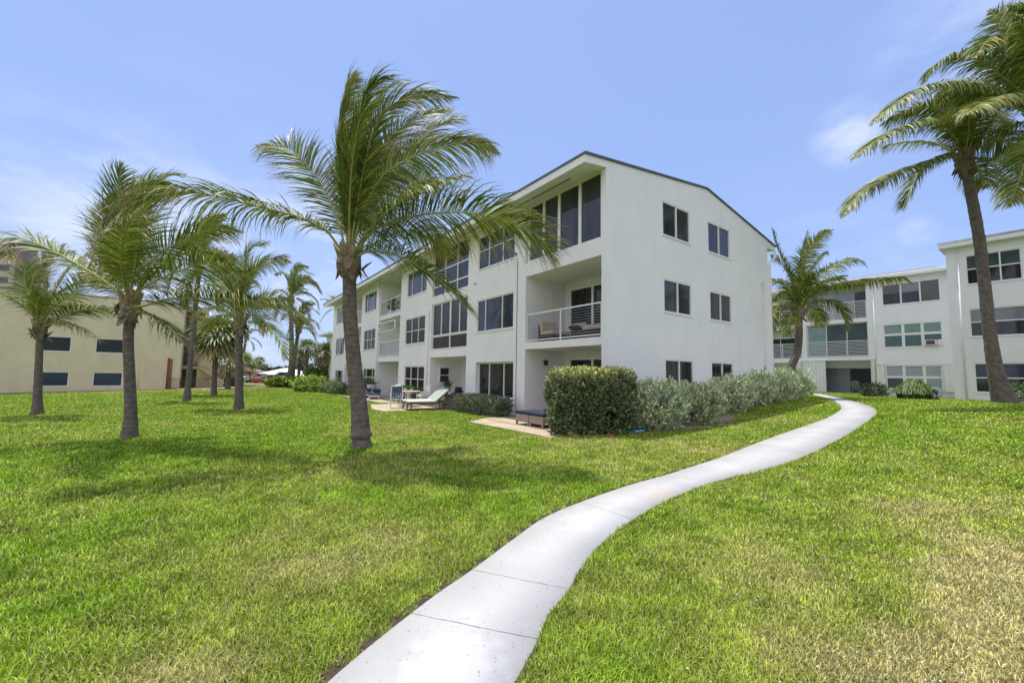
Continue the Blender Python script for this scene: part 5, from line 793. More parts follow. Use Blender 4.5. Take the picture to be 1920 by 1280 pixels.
def crown_base(parent, c, r, sc=1.0, nboot=9, seed=0):
    g = random.Random(seed); mb = MB(); c = Vector(c)
    mb.lathe([(r*1.0, -.34*sc), (r*1.5, -.25*sc), (r*1.75, -.08*sc), (r*1.55, .08*sc), (r*1.0, .26*sc), (r*.45, .42*sc)], 14, c)
    V = np.array(mb.v); V = V+np.random.RandomState(seed).randn(*V.shape)*r*.10; mb.v = [tuple(v) for v in V]
    for i in range(26):   # ragged flaps of fibre
        a = g.uniform(0, 2*pi); z = g.uniform(-.3, .12)*sc; rr = r*g.uniform(1.25, 1.7); w_ = g.uniform(.05, .10)*sc; l = g.uniform(.12, .30)*sc; o_ = g.uniform(.02, .12)*sc; dn = g.choice((-1, -1, 1))
        p = c+Vector((cos(a)*rr, sin(a)*rr, z)); tx = Vector((-sin(a), cos(a), 0)); ou = Vector((cos(a), sin(a), 0))
        q1 = p+ou*o_+Vector((0, 0, dn*l*.6)); q2 = p+ou*o_*1.9+Vector((0, 0, dn*l))
        mb.quad(p-tx*w_, p+tx*w_, q1+tx*w_*.8, q1-tx*w_*.8); mb.quad(q1-tx*w_*.8, q1+tx*w_*.8, q2+tx*w_*.2, q2-tx*w_*.2)
    mb.build('crown_fibre', MT['fibre'], parent)
    mb = MB()
    for i in range(nboot):
        a = 2*pi*i/nboot+g.uniform(-.3, .3); t_ = g.uniform(.25, .9); p0 = c+Vector((cos(a)*r*.9, sin(a)*r*.9, -.1*sc)); p1 = p0+Vector((cos(a)*.10*sc*t_, sin(a)*.10*sc*t_, .25*sc)); p2 = p1+Vector((cos(a)*.16*sc*t_, sin(a)*.16*sc*t_, .22*sc))
        mb.tube([p0, p1, p2], [.085*sc, .055*sc, .02*sc], 7)
    mb.build('leaf_base', MT['boot'], parent, smooth=True)
def make_palm(key, label, r_base, r_mid, r_top, dens, lmax, wbase, group, sc=1.0, extra=4, wdir=(.92, .3, -.05), flare=.5, collar=None, droop=.30, r0=.028, sides=18, base=(.165, .25, .035), start=.13, wscale=1.0):
    D = PALMS[key]; tr = [Vector(p) for p in D['trunk']]; b = tr[0]
    t = thing('palm_tree', label, 'palm tree', tuple(b), 0, group)
    loc = [tuple(p-b) for p in tr]; palm_trunk(t, loc, r_base, r_mid, r_top, flare, collar=collar, sides=sides, nseg=110 if sc > .8 else 50)
    c = tr[-1]-b; crown_base(t, tuple(c), r_top*(1.0 if sc > 1.3 else 1.12), sc*(.8 if sc > 1.4 else 1), seed=hash(key) % 97 if False else len(key))
    g = random.Random(len(key)*7+3)
    for i, f in enumerate(D['fronds']):
        q, roll, wind, brown = f[:4]; lsc = f[4] if len(f) > 4 else 1.0; brown = min(1, brown*1.5+.12)
        q = [(p[0]+c.x, p[1]+c.y, p[2]+c.z) for p in q]
        # start the leaf stalk at the crown itself
        q[0] = (c.x+(q[0][0]-c.x)*.35, c.y+(q[0][1]-c.y)*.35, c.z+min(.12, (q[0][2]-c.z)*.4))
        frond_mesh(t, q, roll, wind*wscale, brown, dens, lsc*lmax*g.uniform(.92, 1.06), wbase, i*13+len(key), r0=r0, wdir=wdir, droop=droop, base=base, start=start)
    L0 = max(np.linalg.norm(np.array(f[0][-1])-np.array(f[0][0])) for f in D['fronds'])*.72
    for i in range(extra):  # leaves running toward and away from the viewer
        a = (pi/2 if i % 2 else -pi/2)+g.uniform(-.8, .8); el = g.uniform(.7, 1.25); q = []
        for k in range(6):
            s_ = L0*k/5; hx = cos(el)*s_+wdir[0]*.10*s_*s_/L0; q.append((c.x+cos(a)*cos(el)*s_+wdir[0]*.35*s_*s_/L0, c.y+sin(a)*cos(el)*s_, c.z+sin(el)*s_-.42*s_*s_/L0*el))
        frond_mesh(t, q, g.uniform(-30, 30), .4*wscale, g.uniform(.0, .3), dens*.85, lmax*.9, wbase, 500+i, r0=r0, wdir=wdir, droop=droop, base=base)
    return t
lawn = 'coconut palms on the lawn'
make_palm('main', 'windblown coconut palm in the middle of the lawn, in front of the long white facade', .25, .165, .135, 36, 1.05, .0135, lawn, flare=.5, collar=[(.30, .05, .035), (.17, .06, -.05)], extra=1)
make_palm('left_near', 'windblown coconut palm standing in front of the cream building, second nearest on the lawn', .185, .112, .095, 34, .90, .0135, lawn, flare=.4, extra=1)
make_palm('left_far', 'shorter coconut palm nearest the left edge of the photo', .20, .115, .10, 28, .90, .016, lawn, sc=1.1, flare=.45, extra=1)
make_palm('center_left', 'coconut palm left of the gap between the buildings, with one long frond drooping right', .24, .155, .13, 26, 1.0, .019, lawn, sc=1.2, flare=.4, extra=1)
make_palm('behind_trunk', 'taller slim palm standing before the iron fence of the cream building', .24, .135, .11, 22, 1.0, .026, lawn, sc=1.2, extra=2, sides=12)
far = 'tall palms beyond the lawn'
make_palm('curved_tall', 'tall palm with a trunk that curves up from the lime shrubs', .65, .28, .22, 16, 1.05, .036, far, sc=1.5, flare=1.0, extra=3, sides=12)
make_palm('leaning_tall', 'slim tall palm leaning right just behind the curved one', .40, .24, .19, 16, 1.0, .036, far, sc=1.4, extra=3, sides=10)
make_palm('thin_behind', 'very thin leaning palm half hidden by the trunk left of the gap', .22, .16, .13, 13, .8, .036, far, sc=.9, extra=1, sides=8)
make_palm('far_left_lean', 'short leaning palm in front of the red roofed house', .4, .30, .25, 12, .8, .045, far, sc=.8, extra=1, sides=8)
make_palm('behind_house', 'palm of which only the fronds show past the far corner of the white building', .3, .22, .18, 13, .9, .036, far, sc=1, extra=1, sides=8)
make_palm('right_mid', 'coconut palm with curved trunk rising behind the last silver shrubs, before the bar balconies', .27, .20, .165, 25, .85, .024, 'palms between the buildings', sc=1.5, extra=2, flare=.6, droop=.55, wscale=1.0)
make_palm('right_tall', 'tall coconut palm with a wide flared foot on the right lawn', .42, .20, .16, 32, 1.15, .025, 'palms between the buildings', sc=1.8, extra=3, wdir=(-.9, .2, -.1), flare=.9, droop=.55, r0=.045, sides=22)
make_palm('right_edge', 'coconut palm outside the right edge whose fronds hang into the top right corner', .45, .24, .18, 32, 1.15, .025, 'palms between the buildings', sc=1.6, extra=2, wdir=(-.9, .2, -.1), droop=.5, r0=.045)

def fan_leaf(mb, V, q, c, p, d, size, g, nseg=22, brown=0):
    """one fan leaf: stalk then pleated blade with split tips"""
    d = Vector(d).normalized(); p = Vector(p); tip = p+d*size*.9+Vector((0, 0, -.12*size)); mb.tube([p, (p+tip)/2+Vector((0, 0, .06*size)), tip], [.02*size+.006, .012*size+.004, .010*size], 4)
    side = d.cross(Vector((0, 0, 1))).normalized(); n_ = side.cross(d).normalized(); d2 = (d+Vector((0, 0, -.25))).normalized()
    for i in range(nseg):
        a = -2.0+4.0*i/(nseg-1); r = size*(1.0-.25*abs(a)/2)*g.uniform(.85, 1.1); e = (d2*cos(a)+side*sin(a)+n_*(.22 if i % 2 else -.05)).normalized()
        m1 = tip+e*r*.55; m2 = tip+e*r+Vector((0, 0, -.35*r*g.uniform(.5, 1.3))); w_ = (side*cos(a)-d2*sin(a))*size*.055; b = len(V)
        V += [tuple(tip-w_*.2), tuple(tip+w_*.2), tuple(m1+w_), tuple(m1-w_), tuple(m2)]; q += [(b, b+1, b+2, b+3), (b+3, b+2, b+4)]
        cc = np.array((.45, .34, .18) if g.random() < brown else (.25, .32, .08))*g.uniform(.6, 1.35); c += [cc]*5
def fan_palm(label, base, crown, rb, size, nleaf, parts=True, group='fan palms', seed=1, thatch=True):
    g = random.Random(seed); b = Vector(base); t = thing('palm_tree', label, 'palm tree', tuple(b), 0, group); c = Vector(crown)-b
    palm_trunk(t, [(0, 0, 0), tuple(c*.35+Vector((-.02, 0, 0))), tuple(c*.7), tuple(c)], rb*1.25, rb, rb*.95, .4, nseg=30, sides=12); V, q, cc = [], [], []; mb = MB()
    for i in range(nleaf):
        a = 2.399*i; f = i/nleaf; el = 1.35-2.2*f; d = (cos(a)*cos(el), sin(a)*cos(el), sin(el))
        if parts: V, q, cc, mb = [], [], [], MB()
        fan_leaf(mb, V, q, cc, c, d, size*g.uniform(.85, 1.1), g, brown=.05 if f < .5 else (.25 if f < .75 else .85), nseg=22 if parts else 14)
        if parts or i == nleaf-1:
            nv = len(V); loops = np.concatenate([np.array([k for f_ in q for k in f_])]+[np.array(f_)+nv for f_ in mb.f]); sizes = [len(f_) for f_ in q]+[len(f_) for f_ in mb.f]
            np_mesh('frond' if parts else 'crown', np.vstack([V, mb.v]), loops, sizes, [MT['frond'], MT['boot']], t, tint=np.vstack([cc, np.ones((len(mb.v), 3))]), mi=[0]*len(q)+[1]*len(mb.f))
    return t
fan_palm('cabbage palm with a round fan crown and brown skirt in front of the outside stairs', (-21.29, 29.66, -.3), (-21.15, 29.31, 3.95), .17, 1.15, 50, seed=3)
fan_palm('small fan palm, the left one of the pair above the lime shrubs', (-25.8, 51.9, -.3), (-25.84, 51.95, 4.4), .2, 1.1, 40, False, seed=4)
fan_palm('low fan palm tucked between the leaning trunk and the small fan palm', (-27.0, 52.4, -.3), (-26.9, 52.2, 3.4), .2, .8, 30, False, seed=5)
fan_palm('fan palm with a thick trunk nearest the far corner of the white building', (-20.95, 46.1, -.3), (-20.88, 46.01, 3.5), .25, 1.05, 40, False, seed=6)
fan_palm('tiny lone palm on the skyline above the parked cars', (-67.5, 110.4, -.6), (-67.45, 110.2, 3.6), .35, 1.3, 24, False, seed=7)
fan_palm('bushy low palm beside the stair railing of the cream building', (-26.6, 38.8, -.3), (-26.6, 38.8, 2.3), .22, 1.0, 30, False, seed=8, group='palms by the outside stairs')
fan_palm('drooping palm beyond the stairs of the cream building', (-30.8, 47.0, -.3), (-30.8, 47.0, 2.2), .3, 1.2, 30, False, seed=9, group='palms by the outside stairs')
def wispy():
    t = thing('palm_tree', 'wispy dry young palm beside the thick fan palm', 'palm tree', (-22.0, 46.6, -.2)); g = random.Random(5)
    m = MB(); m.tube([(0, 0, 0), (0, 0, .8)], [.12, .08], 8); m.build('trunk', MT['bark'], t)
    for i in range(12):
        a = i*2.4; L_ = g.uniform(1.5, 2.3); el = g.uniform(.6, 1.3); q = [(cos(a)*cos(el)*L_*k/5+.1*k*k/25, sin(a)*cos(el)*L_*k/5, .6+sin(el)*L_*k/5-.5*(k/5)**2) for k in range(6)]
        frond_mesh(t, q, 0, .2, .7, 14, .5, .03, 900+i, base=(.14, .15, .06))
wispy()

# ---------------------------------------------------------------- garden furniture (local frame of the building)
def at(v, s, z): return tuple(W(v, s, z))
ZP = -.012
def slat_chair(name, label, loc, rz, fabric='blue', frame='metalw', group='patio chairs'):
    t = thing(name, label, 'chair', loc, rz, group)
    for sx_ in (-1, 1):
        for sy, h, ln in ((-1, .44, 0), (1, .44, .0)):
            m = MB(); m.tube([(sx_*.26, sy*.24, 0), (sx_*.25, sy*.22, h)], .018, 8); m.build('leg', MT[frame], t)
        m = MB(); m.tube([(sx_*.25, -.22, .44), (sx_*.27, -.24, .66), (sx_*.27, .16, .66), (sx_*.25, .20, .44)], .018, 8); m.build('armrest', MT[frame], t)
    m = MB(); m.box(-.25, -.24, .42, .25, .24, .45); m.build('seat', MT[frame], t, bevel=.008)
    m = MB(); m.box(-.23, -.23, .452, .23, .22, .52); m.build('seat_cushion', MT[fabric], t, bevel=.025)
    m = MB(); m.tube([(-.25, .22, .44), (-.25, .30, .98), (-.12, .315, 1.02), (.12, .315, 1.02), (.25, .30, .98), (.25, .22, .44)], .02, 8); bk = m.build('backrest', MT[frame], t)
    m = MB(); m.box(-.22, .265, .70, .22, .30, .97)
    for i in range(5): x = -.20+.1*i; m.box(x-.028, .235+.0, .5, x+.028, .275, .72)
    m.build('slats', MT[fabric], bk); return t
grp = 'white framed patio chairs'
slat_chair('patio_chair', 'white framed patio chair with navy slatted back at the edge of the lawn', at(-2.85, 9.95, ZP), YAW+2.75+pi, 'blue', group=grp)
slat_chair('patio_chair', 'white patio chair on the wall side of the round table', at(-.95, 11.3, ZP), YAW-1.5, 'white', group=grp)
slat_chair('patio_chair', 'white patio chair behind the round table, farthest from the lawn', at(-1.7, 12.1, ZP), YAW+.1, 'blue', group=grp)
def round_table():
    t = thing('round_table', 'round tan topped pedestal table with small potted plants on the patio', 'table', at(-1.9, 10.9, ZP), 0)
    m = MB(); m.lathe([(.56, .70), (.58, .715), (.58, .735), (.56, .745)], 32); m.build('tabletop', MT['tan'], t)
    m = MB(); m.lathe([(.22, .0), (.2, .03), (.06, .07), (.05, .35), (.08, .5), (.05, .6), (.16, .69)], 16); m.build('pedestal', MT['metalw'], t)
round_table()
def pot_plant(label, loc, r=.07, h=.12, n=60, size=.08, leafm='green', potm='pot', tall=.16, name='potted_plant', group=None):
    t = thing(name, label, 'potted plant', loc, 0, group); m = MB(); m.lathe([(r*.7, 0), (r, h*.9), (r*1.08, h*.9), (r*1.08, h), (r*.9, h), (r*.85, h*.85)], 16); m.build('pot', MT[potm], t)
    P = np.array([[rng.gauss(0, r*.7), rng.gauss(0, r*.7), h+tall*rng.random()] for _ in range(n)]); V, q = leaves(P, unit(P-np.array([0, 0, h*.5])), size, .45, .5)
    np_mesh('leaves', V, q, [4]*len(q), MT[leafm], t, tint=np.full((len(V), 3), .9)); return t
pot_plant('left one of the two small potted plants on the round table', at(-2.05, 10.95, ZP+.746), group='potted plants on the round table')
pot_plant('right one of the two small potted plants on the round table', at(-1.75, 10.9, ZP+.746), group='potted plants on the round table')
def lounger(name, label, loc, rz, wd=1.35, seat='sage', frame='greywood', panels=2, back_ang=40, group=None, ln=1.95, h=.34):
    """long axis local x from foot (0) to head"""
    t = thing(name, label, 'sun lounger', loc, rz, group); m = MB()
    m.box(0, -wd/2, h-.07, ln, -wd/2+.06, h); m.box(0, wd/2-.06, h-.07, ln, wd/2, h); m.box(0, -wd/2, h-.07, .06, wd/2, h); m.box(ln-.06, -wd/2, h-.07, ln, wd/2, h)
    for i in range(8): x = .1+i*.15; m.box(x, -wd/2+.06, h-.04, x+.1, wd/2-.06, h-.015)
    m.build('frame', MT[frame], t)
    for x in (.12, ln-.15):
        for y in ((-wd/2+.03), 0, wd/2-.03) if panels == 2 else (-wd/2+.03, wd/2-.03):
            m = MB(); m.tube([(x, y, h-.05), (x+(.06 if x > 1 else -.05), y, 0)], [.035, .028], 6); m.build('leg', MT[frame], t)
    xs = ln*.62; w1 = wd/panels; ba = R(back_ang); L_ = ln*.42
    for i in range(panels):
        y0 = -wd/2+w1*i+.01; y1 = y0+w1-.02
        m = MB(); m.box(.0, y0, h+.003, xs, y1, h+.085); m.build('seat_cushion', MT['cream' if panels == 2 else seat], t, bevel=.03)
        m = MB(); m.box(0, y0, .0, L_, y1, .08, Matrix.Translation((xs, 0, h+.01)) @ Matrix.Rotation(-ba, 4, 'Y')); m.build('back_cushion', MT[seat], t, bevel=.03)
    m = MB(); mt_ = Matrix.Translation((xs, 0, h-.03)) @ Matrix.Rotation(-ba, 4, 'Y'); m.box(0, -wd/2+.02, 0, L_, wd/2-.02, .035, mt_)
    m.tube([(xs+L_*cos(ba)*.8, -wd/2+.06, h+L_*sin(ba)*.8-.03), (ln-.08, -wd/2+.06, h-.03)], .02, 6); m.tube([(xs+L_*cos(ba)*.8, wd/2-.06, h+L_*sin(ba)*.8-.03), (ln-.08, wd/2-.06, h-.03)], .02, 6); m.build('back_support', MT[frame], t); return t
lounger('double_lounger', 'wide wooden double sun lounger with pale sage cushions at the edge of the lawn', at(-2.8, 9.0, ZP), YAW-.12)
for i, (v, s_, lb) in enumerate(((-1.5, 17.5, 'nearest of the low lounge chairs with dark blue cushions along the far wall'), (-1.6, 19.0, 'middle one of the low lounge chairs with dark blue cushions'), (-1.7, 20.6, 'farthest of the low lounge chairs with dark blue cushions'))):
    lounger('sun_lounger', lb, at(v, s_, -.1), YAW+1.2, .65, 'navy', 'metalw', 1, 18, 'low dark blue sun loungers', 1.9, .26)
def block_sofa(name, label, cat, loc, rz, w_=.78, d_=.75, frame='wicker', cush='beige', back=True, arms=(0, 0), group=None, h=.26):
    t = thing(name, label, cat, loc, rz, group); m = MB(); m.box(-w_/2, -d_/2, .03, w_/2, d_/2, h)
    if back: m.box(-w_/2, d_/2-.08, h, w_/2, d_/2, h+.38)
    if arms[0]: m.box(-w_/2, -d_/2, h, -w_/2+.09, d_/2-.08, h+.26)
    if arms[1]: m.box(w_/2-.09, -d_/2, h, w_/2, d_/2-.08, h+.26)
    m.build('frame', MT[frame], t, bevel=.01); x0 = -w_/2+(.1 if arms[0] else .01); x1 = w_/2-(.1 if arms[1] else .01)
    m = MB(); m.box(x0, -d_/2, h+.003, x1, d_/2-.09, h+.15); m.build('seat_cushion', MT[cush], t, bevel=.035)
    if back: m = MB(); m.box(x0, -.02, 0, x1, .13, .42, Matrix.Translation((0, d_/2-.21, h+.14)) @ Matrix.Rotation(-.18, 4, 'X')); m.build('back_cushion', MT[cush], t, bevel=.05)
    for sx_ in (-1, 1):
        for sy in (-1, 1): m = MB(); m.box(sx_*(w_/2-.06)-.02, sy*(d_/2-.06)-.02, 0, sx_*(w_/2-.06)+.02, sy*(d_/2-.06)+.02, .03); m.build('leg', MT['black'], t)
    return t
ZB = 2.885; grp = 'wicker seating on the corner balcony'
block_sofa('wicker_armchair', 'dark wicker seat with beige cushions at the left end of the corner balcony', 'armchair', at(.62, 3.0, ZB), YAW+.0, .85, .8, back=True, arms=(0, 0), group=grp)
block_sofa('wicker_armchair', 'dark wicker seat with beige cushions in the back corner of the balcony', 'armchair', at(1.45, 2.75, ZB), YAW-pi/2, .8, .8, group=grp)
block_sofa('wicker_ottoman', 'dark wicker ottoman with a beige cushion at the right end of the balcony', 'ottoman', at(.6, .75, ZB), YAW, .75, .95, back=False, group=grp, h=.30)
block_sofa('wicker_ottoman', 'dark wicker bench with a beige cushion by the balcony door', 'ottoman', at(1.6, 1.3, ZB), YAW, .6, 1.0, back=False, group=grp, h=.32)
m = MB(); m.box(-.28, -.28, 0, .28, .28, .36); o = m.build('wicker_table', MT['wicker'], bevel=.01, loc=at(.85, 1.75, ZB)); o.rotation_euler.z = YAW; tag(o, 'square dark wicker side table between the balcony seats', 'table')
def pillow(name, label, loc, rz, w_=.5, d_=.5, th=.16, mat='navy', tilt=0):
    bm = bmesh.new(); bmesh.ops.create_uvsphere(bm, u_segments=20, v_segments=12, radius=1)
    for v in bm.verts:
        x, y, z = v.co; f = lambda a: math.copysign(abs(a)**.55, a); r = max(0, 1-max(abs(x), abs(y))**4*.6); v.co = Vector((f(x)*w_/2, f(y)*d_/2, z*th/2*r))
    me = bpy.data.meshes.new(name); bm.to_mesh(me); bm.free(); me.materials.append(MT[mat]); o = bpy.data.objects.new(name, me); COL.objects.link(o); o.location = loc; o.rotation_euler = (tilt, .15, rz)
    for p in me.polygons: p.use_smooth = True
    return tag(o, label, 'pillow')
pillow('pillow', 'navy pillow lying on the beige balcony seat', at(1.15, 2.3, ZB+.52), YAW, .55, .5, .18)
pillow('pillow', 'navy cushion propped upright by the balcony wall', at(.5, .35, ZB+.66), YAW, .4, .4, .14, tilt=1.2)
grp = 'brown wicker ottomans on the corner patio'
for i, (v, s_, lb) in enumerate(((-1.42, 1.78, 'left brown wicker ottoman with navy cushion on the corner patio'), (-1.42, 1.08, 'right brown wicker ottoman with navy cushion, partly behind the tall hedge'))):
    t = thing('wicker_ottoman', lb, 'ottoman', at(v, s_, .045), YAW, grp); m = MB(); m.box(-.36, -.33, .10, .36, .33, .34); m.build('frame', MT['wickert'], t, bevel=.01)
    for a in (-1, 1):
        for b_ in (-1, 1): m = MB(); m.box(a*.33-.03, b_*.30-.03, 0, a*.33+.03, b_*.30+.03, .10); m.build('leg', MT['wickert'], t)
    m = MB(); m.box(-.38, -.345, .343, .38, .345, .44); m.build('cushion', MT['navy'], t, bevel=.035)
t = thing('wicker_armchair', 'navy cushioned lounge end behind the tall hedge on the corner patio', 'armchair', at(-.6, .75, .045), YAW); m = MB(); m.box(-.36, -.4, .05, .36, .4, .33); m.build('frame', MT['wickert'], t, bevel=.01); m = MB(); m.box(-.35, -.39, .333, .35, .39, .44); m.build('seat_cushion', MT['navy'], t, bevel=.03); m = MB(); m.box(-.35, -.05, 0, .35, .05, .45, Matrix.Translation((0, -.3, .40)) @ Matrix.Rotation(.35, 4, 'X')); m.build('back_cushion', MT['navy'], t, bevel=.03)
# seating inside the shaded recess behind the double lounger
grp = 'navy cushioned seats in the shaded recess'
block_sofa('patio_sofa', 'navy cushioned chair at the left of the shaded recess behind the lounger', 'armchair', at(.9, 11.4, ZP), YAW-pi/2, .8, .75, 'greywood', 'navy', True, (1, 1), grp, .36)
block_sofa('patio_sofa', 'navy cushioned chair at the right of the shaded recess against the pier', 'armchair', at(.8, 9.25, ZP), YAW-pi/2, .8, .75, 'greywood', 'navy', True, (1, 1), grp, .36)
pillow('pillow', 'white pillow on the navy chair near the pier', at(.7, 9.2, ZP+.62), YAW, .5, .5, .2, 'white', .5)
pillow('pillow', 'second white pillow sitting lower and nearer the low hedge', at(.35, 9.0, ZP+.56), YAW+.4, .45, .45, .2, 'white', .4)
pillow('pillow', 'pale pillow on the navy chair at the left of the recess', at(.65, 11.3, ZP+.62), YAW, .45, .45, .18, 'white', .6)
t = thing('plant_stand', 'dark plant stand with trailing plant in front of the shaded recess', 'plant stand', at(-.1, 10.2, ZP)); m = MB(); m.lathe([(.18, 0), (.05, .05), (.04, .7), (.18, .76), (.2, .8)], 14); m.build('stand', MT['iron'], t)
pot_plant('dark leafy pot plant on top of the dark plant stand', at(-.1, 10.2, ZP+.80), .16, .2, 90, .14, 'darkleaf', 'wickert', .25)
m = MB(); m.box(-.25, -.25, 0, .25, .25, .42); o = m.build('side_table', MT['greywood'], bevel=.02, loc=at(-1.0, 8.35, ZP)); tag(o, 'squat grey side table between the lounger head and the low clipped hedge', 'side table')
pot_plant('tall green pot plant on the far top floor balcony', at(.5, 20.6, 5.72), .25, .42, 70, .35, 'green', 'pot', .9, group='pots on the far top balcony')
pot_plant('low white bowl on the far top floor balcony, right of the taller plant', at(.4, 18.6, 5.72), .3, .25, 30, .15, 'green', 'pot', .1, group='pots on the far top balcony')
pot_plant('white planter with a red green plant against the far ground floor window', at(-.6, 21.0, -.1), .3, .85, 40, .2, 'green', 'pot', .2)
def adirondack(label, loc, rz, mat='ltblue'):
    t = thing('garden_chair', label, 'chair', loc, rz); m = MB(); m.box(-.27, -.3, .30, .27, .25, .34); m.build('seat', MT[mat], t); m = MB()
    for i in range(5): x = -.24+.12*i; m.box(x-.045, -.015, 0, x+.045, .015, .72-.04*abs(i-2), Matrix.Translation((0, .25, .30)) @ Matrix.Rotation(-.35, 4, 'X'))
    m.build('backrest', MT[mat], t)
    for s_ in (-1, 1):
        m = MB(); m.box(s_*.34-.06, -.35, .54, s_*.34+.06, .3, .57); m.build('armrest', MT[mat], t)
        m = MB(); m.box(s_*.3-.02, -.32, 0, s_*.3+.02, -.26, .54); m.build('leg', MT[mat], t); m = MB(); m.box(s_*.3-.02, .2, 0, s_*.3+.02, .26, .54); m.build('leg', MT[mat], t)
adirondack('pale blue slatted garden chair leaning in the far ground floor recess', at(.6, 17.9, -.1), YAW+.4)
adirondack('grey garden chair in the shade by the open sliding door at the path end', at(29.1, .9, .62), YAW+1.2, 'grey')
# things by the hedge
def noodle(name, label, pts, r, mat):
    m = MB(); m.tube([tuple(p) for p in catmull(np.array(pts), 20)], r, 10); return tag(m.build(name, MT[mat], smooth=True), label, 'pool toy')
noodle('pool_float', 'bright blue pool float lying at the foot of the first silver shrub', [(3.15, 11.45, .13), (3.35, 11.5, .12), (3.6, 11.6, .13), (3.75, 11.7, .13)], .04, 'aqua')
noodle('pool_toy', 'pink pool toy poking out under the tall clipped hedge', [(2.55, 11.12, .07), (2.68, 11.14, .08), (2.8, 11.18, .07)], .035, 'pink')
def hose_reel():
    x, y = 20.9, 20.3; z = Tz(x, y); t = thing('hose_reel', 'garden hose coiled on a round reel in front of the strap leaf clump', 'hose reel', (x, y, z), YAW); m = MB()
    m.tube([(0, 0, 0), (0, 0, .45)], .03, 8); m.box(-.03, -.15, 0, .03, .15, .03); m.lathe([(.08, .0), (.09, .1), (.1, .14)], 12, (0, 0, .0)); m.build('stand', MT['iron'], t)
    for r_, nm, mt_ in ((.235, 'hose', 'hose'), (.215, 'hose', 'hose')):
        m = MB(); m.tube([(-.04-.02*(r_ < .22), cos(a)*r_, .40+sin(a)*r_) for a in np.linspace(0, 2*pi, 36)], .015, 8, False); m.build(nm, MT[mt_], t, smooth=True)
    m = MB()
    for k in range(6): a = k*pi/3; m.tube([(0, 0, .40), (0, cos(a)*.21, .40+sin(a)*.21)], .01, 5)
    m.build('spokes', MT['iron'], t)
hose_reel()
m = MB(); m.lathe([(.14, 0), (.16, .04), (.12, .07), (.02, .09)], 12); o = m.build('stepping_stone', MT['sand'], loc=(22.0, 20.9, Tz(22, 20.9))); o.scale = (1.6, .9, .8); tag(o, 'pale flat rock on the grass against the right building wall', 'rock')

# ---------------------------------------------------------------- far houses and cars
def house(name, label, x, y, z, wx, wy, h, rh, mat, wall='housew', rz=0, carport=False):
    t = thing(name, label, 'house', (x, y, z), rz); m = MB()
    if carport:
        m.box(-wx*.2, -wy/2+.4, 0, wx/2-.4, wy/2-.4, h)
        for sx_ in (-1, -.4): m.box(sx_*(wx/2-.5)-.1, -wy/2+.3, 0, sx_*(wx/2-.5)+.1, -wy/2+.5, h)
    else: m.box(-wx/2+.4, -wy/2+.4, 0, wx/2-.4, wy/2-.4, h)
    m.build('wall', MT[wall], t); m = MB(); e = h; a, b_, r_ = wx/2+.3, wy/2+.3, max(.1, wx/2-wy/2)
    m.quad((-a, -b_, e), (a, -b_, e), (r_, 0, e+rh), (-r_, 0, e+rh)); m.quad((a, b_, e), (-a, b_, e), (-r_, 0, e+rh), (r_, 0, e+rh)); m.poly([(a, -b_, e), (a, b_, e), (r_, 0, e+rh)]); m.poly([(-a, b_, e), (-a, -b_, e), (-r_, 0, e+rh)]); m.box(-a, -b_, e-.18, a, b_, e-.002)
    m.build('roof', MT[mat], t)
    for fx in (-.25, .1, .32):
        m = MB(); m.box(fx*wx, -wy/2+.36, .8, fx*wx+1.1, -wy/2+.395, 1.9); m.build('window', MT['glass'], t)
    return t
house('bungalow', 'low house with a bright white hip roof behind the parked cars', -47.8, 88, -1.6, 9.5, 8, 2.2, 1.5, 'whiteroof', carport=True)
house('bungalow', 'low house with a grey brown hip roof left of the white roofed one', -61.5, 99, -1.9, 7.0, 6.5, 2.2, 1.5, 'brownroof')
house('bungalow', 'low house with a terracotta tiled roof beyond the outside stairs', -54.5, 80, -1.2, 8, 6, 2.4, 1.3, 'tile')
house('bungalow', 'pale walled house glimpsed between the fan palm trunk and the white building', -31, 84, -1.5, 7, 6, 2.2, 1.2, 'brownroof')
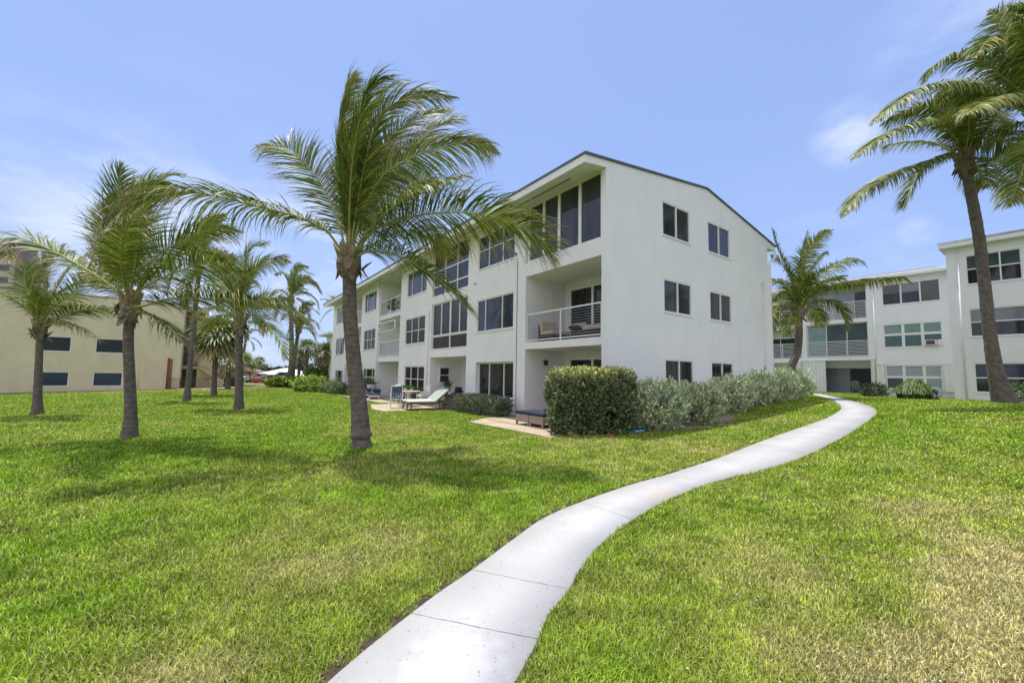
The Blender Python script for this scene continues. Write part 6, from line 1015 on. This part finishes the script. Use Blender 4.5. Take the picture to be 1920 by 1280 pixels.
def car(label, x, y, z, rz, paint, suv=False):
    t = thing('parked_car', label, 'car', (x, y, z), rz, 'cars parked beyond the lawn'); s_ = 1.0; hh = 1.62 if suv else 1.38
    prof = [(-2.15, .35), (-2.2, .75), (-2.0, .95), (-1.15, 1.0), (-.55, hh), (.75, hh), (1.45 if not suv else 1.9, 1.02), (2.1, .95), (2.2, .6), (2.15, .35)]
    m = MB(); pr = [(p[0], .35 if p[1] < .4 else min(p[1], 1.0)) for p in prof]; n = len(prof)
    m.poly([(a, -.86, b_) for a, b_ in pr]); m.poly([(a, .86, b_) for a, b_ in reversed(pr)])
    for i in range(n): (a, b_), (c, d) = pr[i], pr[(i+1) % n]; m.quad((a, -.86, b_), (c, -.86, d), (c, .86, d), (a, .86, b_))
    m.build('body', MT[paint], t, bevel=.05)
    cab = [(-1.12, 1.0), (-.55, hh-.04), (.72, hh-.04), (1.4 if not suv else 1.85, 1.0)]
    m = MB(); m.poly([(a, -.78, b_) for a, b_ in cab]); m.poly([(a, .78, b_) for a, b_ in reversed(cab)])
    for i in range(3): (a, b_), (c, d) = cab[i], cab[i+1]; m.quad((a, -.78, b_), (c, -.78, d), (c, .78, d), (a, .78, b_))
    m.build('windows', MT['glass2'], t); m = MB(); m.box(-.55, -.76, hh-.045, .74, .76, hh); m.build('roof', MT[paint], t, bevel=.02)
    for wx in (-1.35, 1.35):
        for wy in (-.8, .8): m = MB(); m.tube([(wx, wy-.1, .32), (wx, wy+.1, .32)], .32, 18); m.build('wheel', MT['black'], t)
    for wy in (-.6, .6): m = MB(); m.box(-2.22, wy-.15, .62, -2.14, wy+.15, .76); m.build('headlight', MT['glass2'], t)
car('red parked car, nearest of the three behind the lawn', -36.6, 62.2, -.42, 1.15, 'red')
car('pale silver parked car to the left of the red one', -38.9, 63.6, -.30, .9, 'whitecar')
car('silver grey parked car to the right of the red one, half behind the lime shrubs', -37.0, 66.6, -.25, .7, 'silver', True)
# distant wood along the skyline
def wood():
    n = 15000; a = R(-52)+R(62)*NR.rand(n); r = 120+40*NR.rand(n); x = r*np.sin(a); y = r*np.cos(a); top = 1.2+2.8*fbm(x, y, .07)+1.6*vnoise(x, y, .25)
    z = -1.5+top*NR.rand(n)**.6; P = np.stack([x, y, z], -1); V, q = leaves(P, NR.randn(n, 3), 1.3, .7, .3); c = (.55+.7*NR.rand(n, 1))*np.array([[1.1, 1.1, 1.05]])
    tag(np_mesh('distant_trees', V, q, [4]*n, MT['farleaf'], tint=np.repeat(c, 4, 0)), kind='stuff')
wood()
for (x, y, s_, h, lb) in ((-60, 118, 3.2, 5.4, 'taller dark tree on the skyline left of the tiny palm'), (-74, 116, 3.5, 5.8, 'dark bushy tree on the skyline above the grey brown roof'), (-33, 100, 4, 4.2, 'broad tree on the skyline behind the seagrape')):
    t = bush('tree', lb, 'tree', x, y, s_, s_, h-1.2, 0, 1500, .8, 'farleaf', 2.3, .25, stems=6)
m = MB(); m.tube([(0, 0, 0), (0, 0, 8.2)], .12, 8); m.box(-.9, -.05, 7.5, .9, .05, 7.6); tag(m.build('utility_pole', MT['greywood'], loc=(-37.5, 70, -.6)), 'thin utility pole behind the leaning palm', 'pole')
print('objects', len(bpy.data.objects))
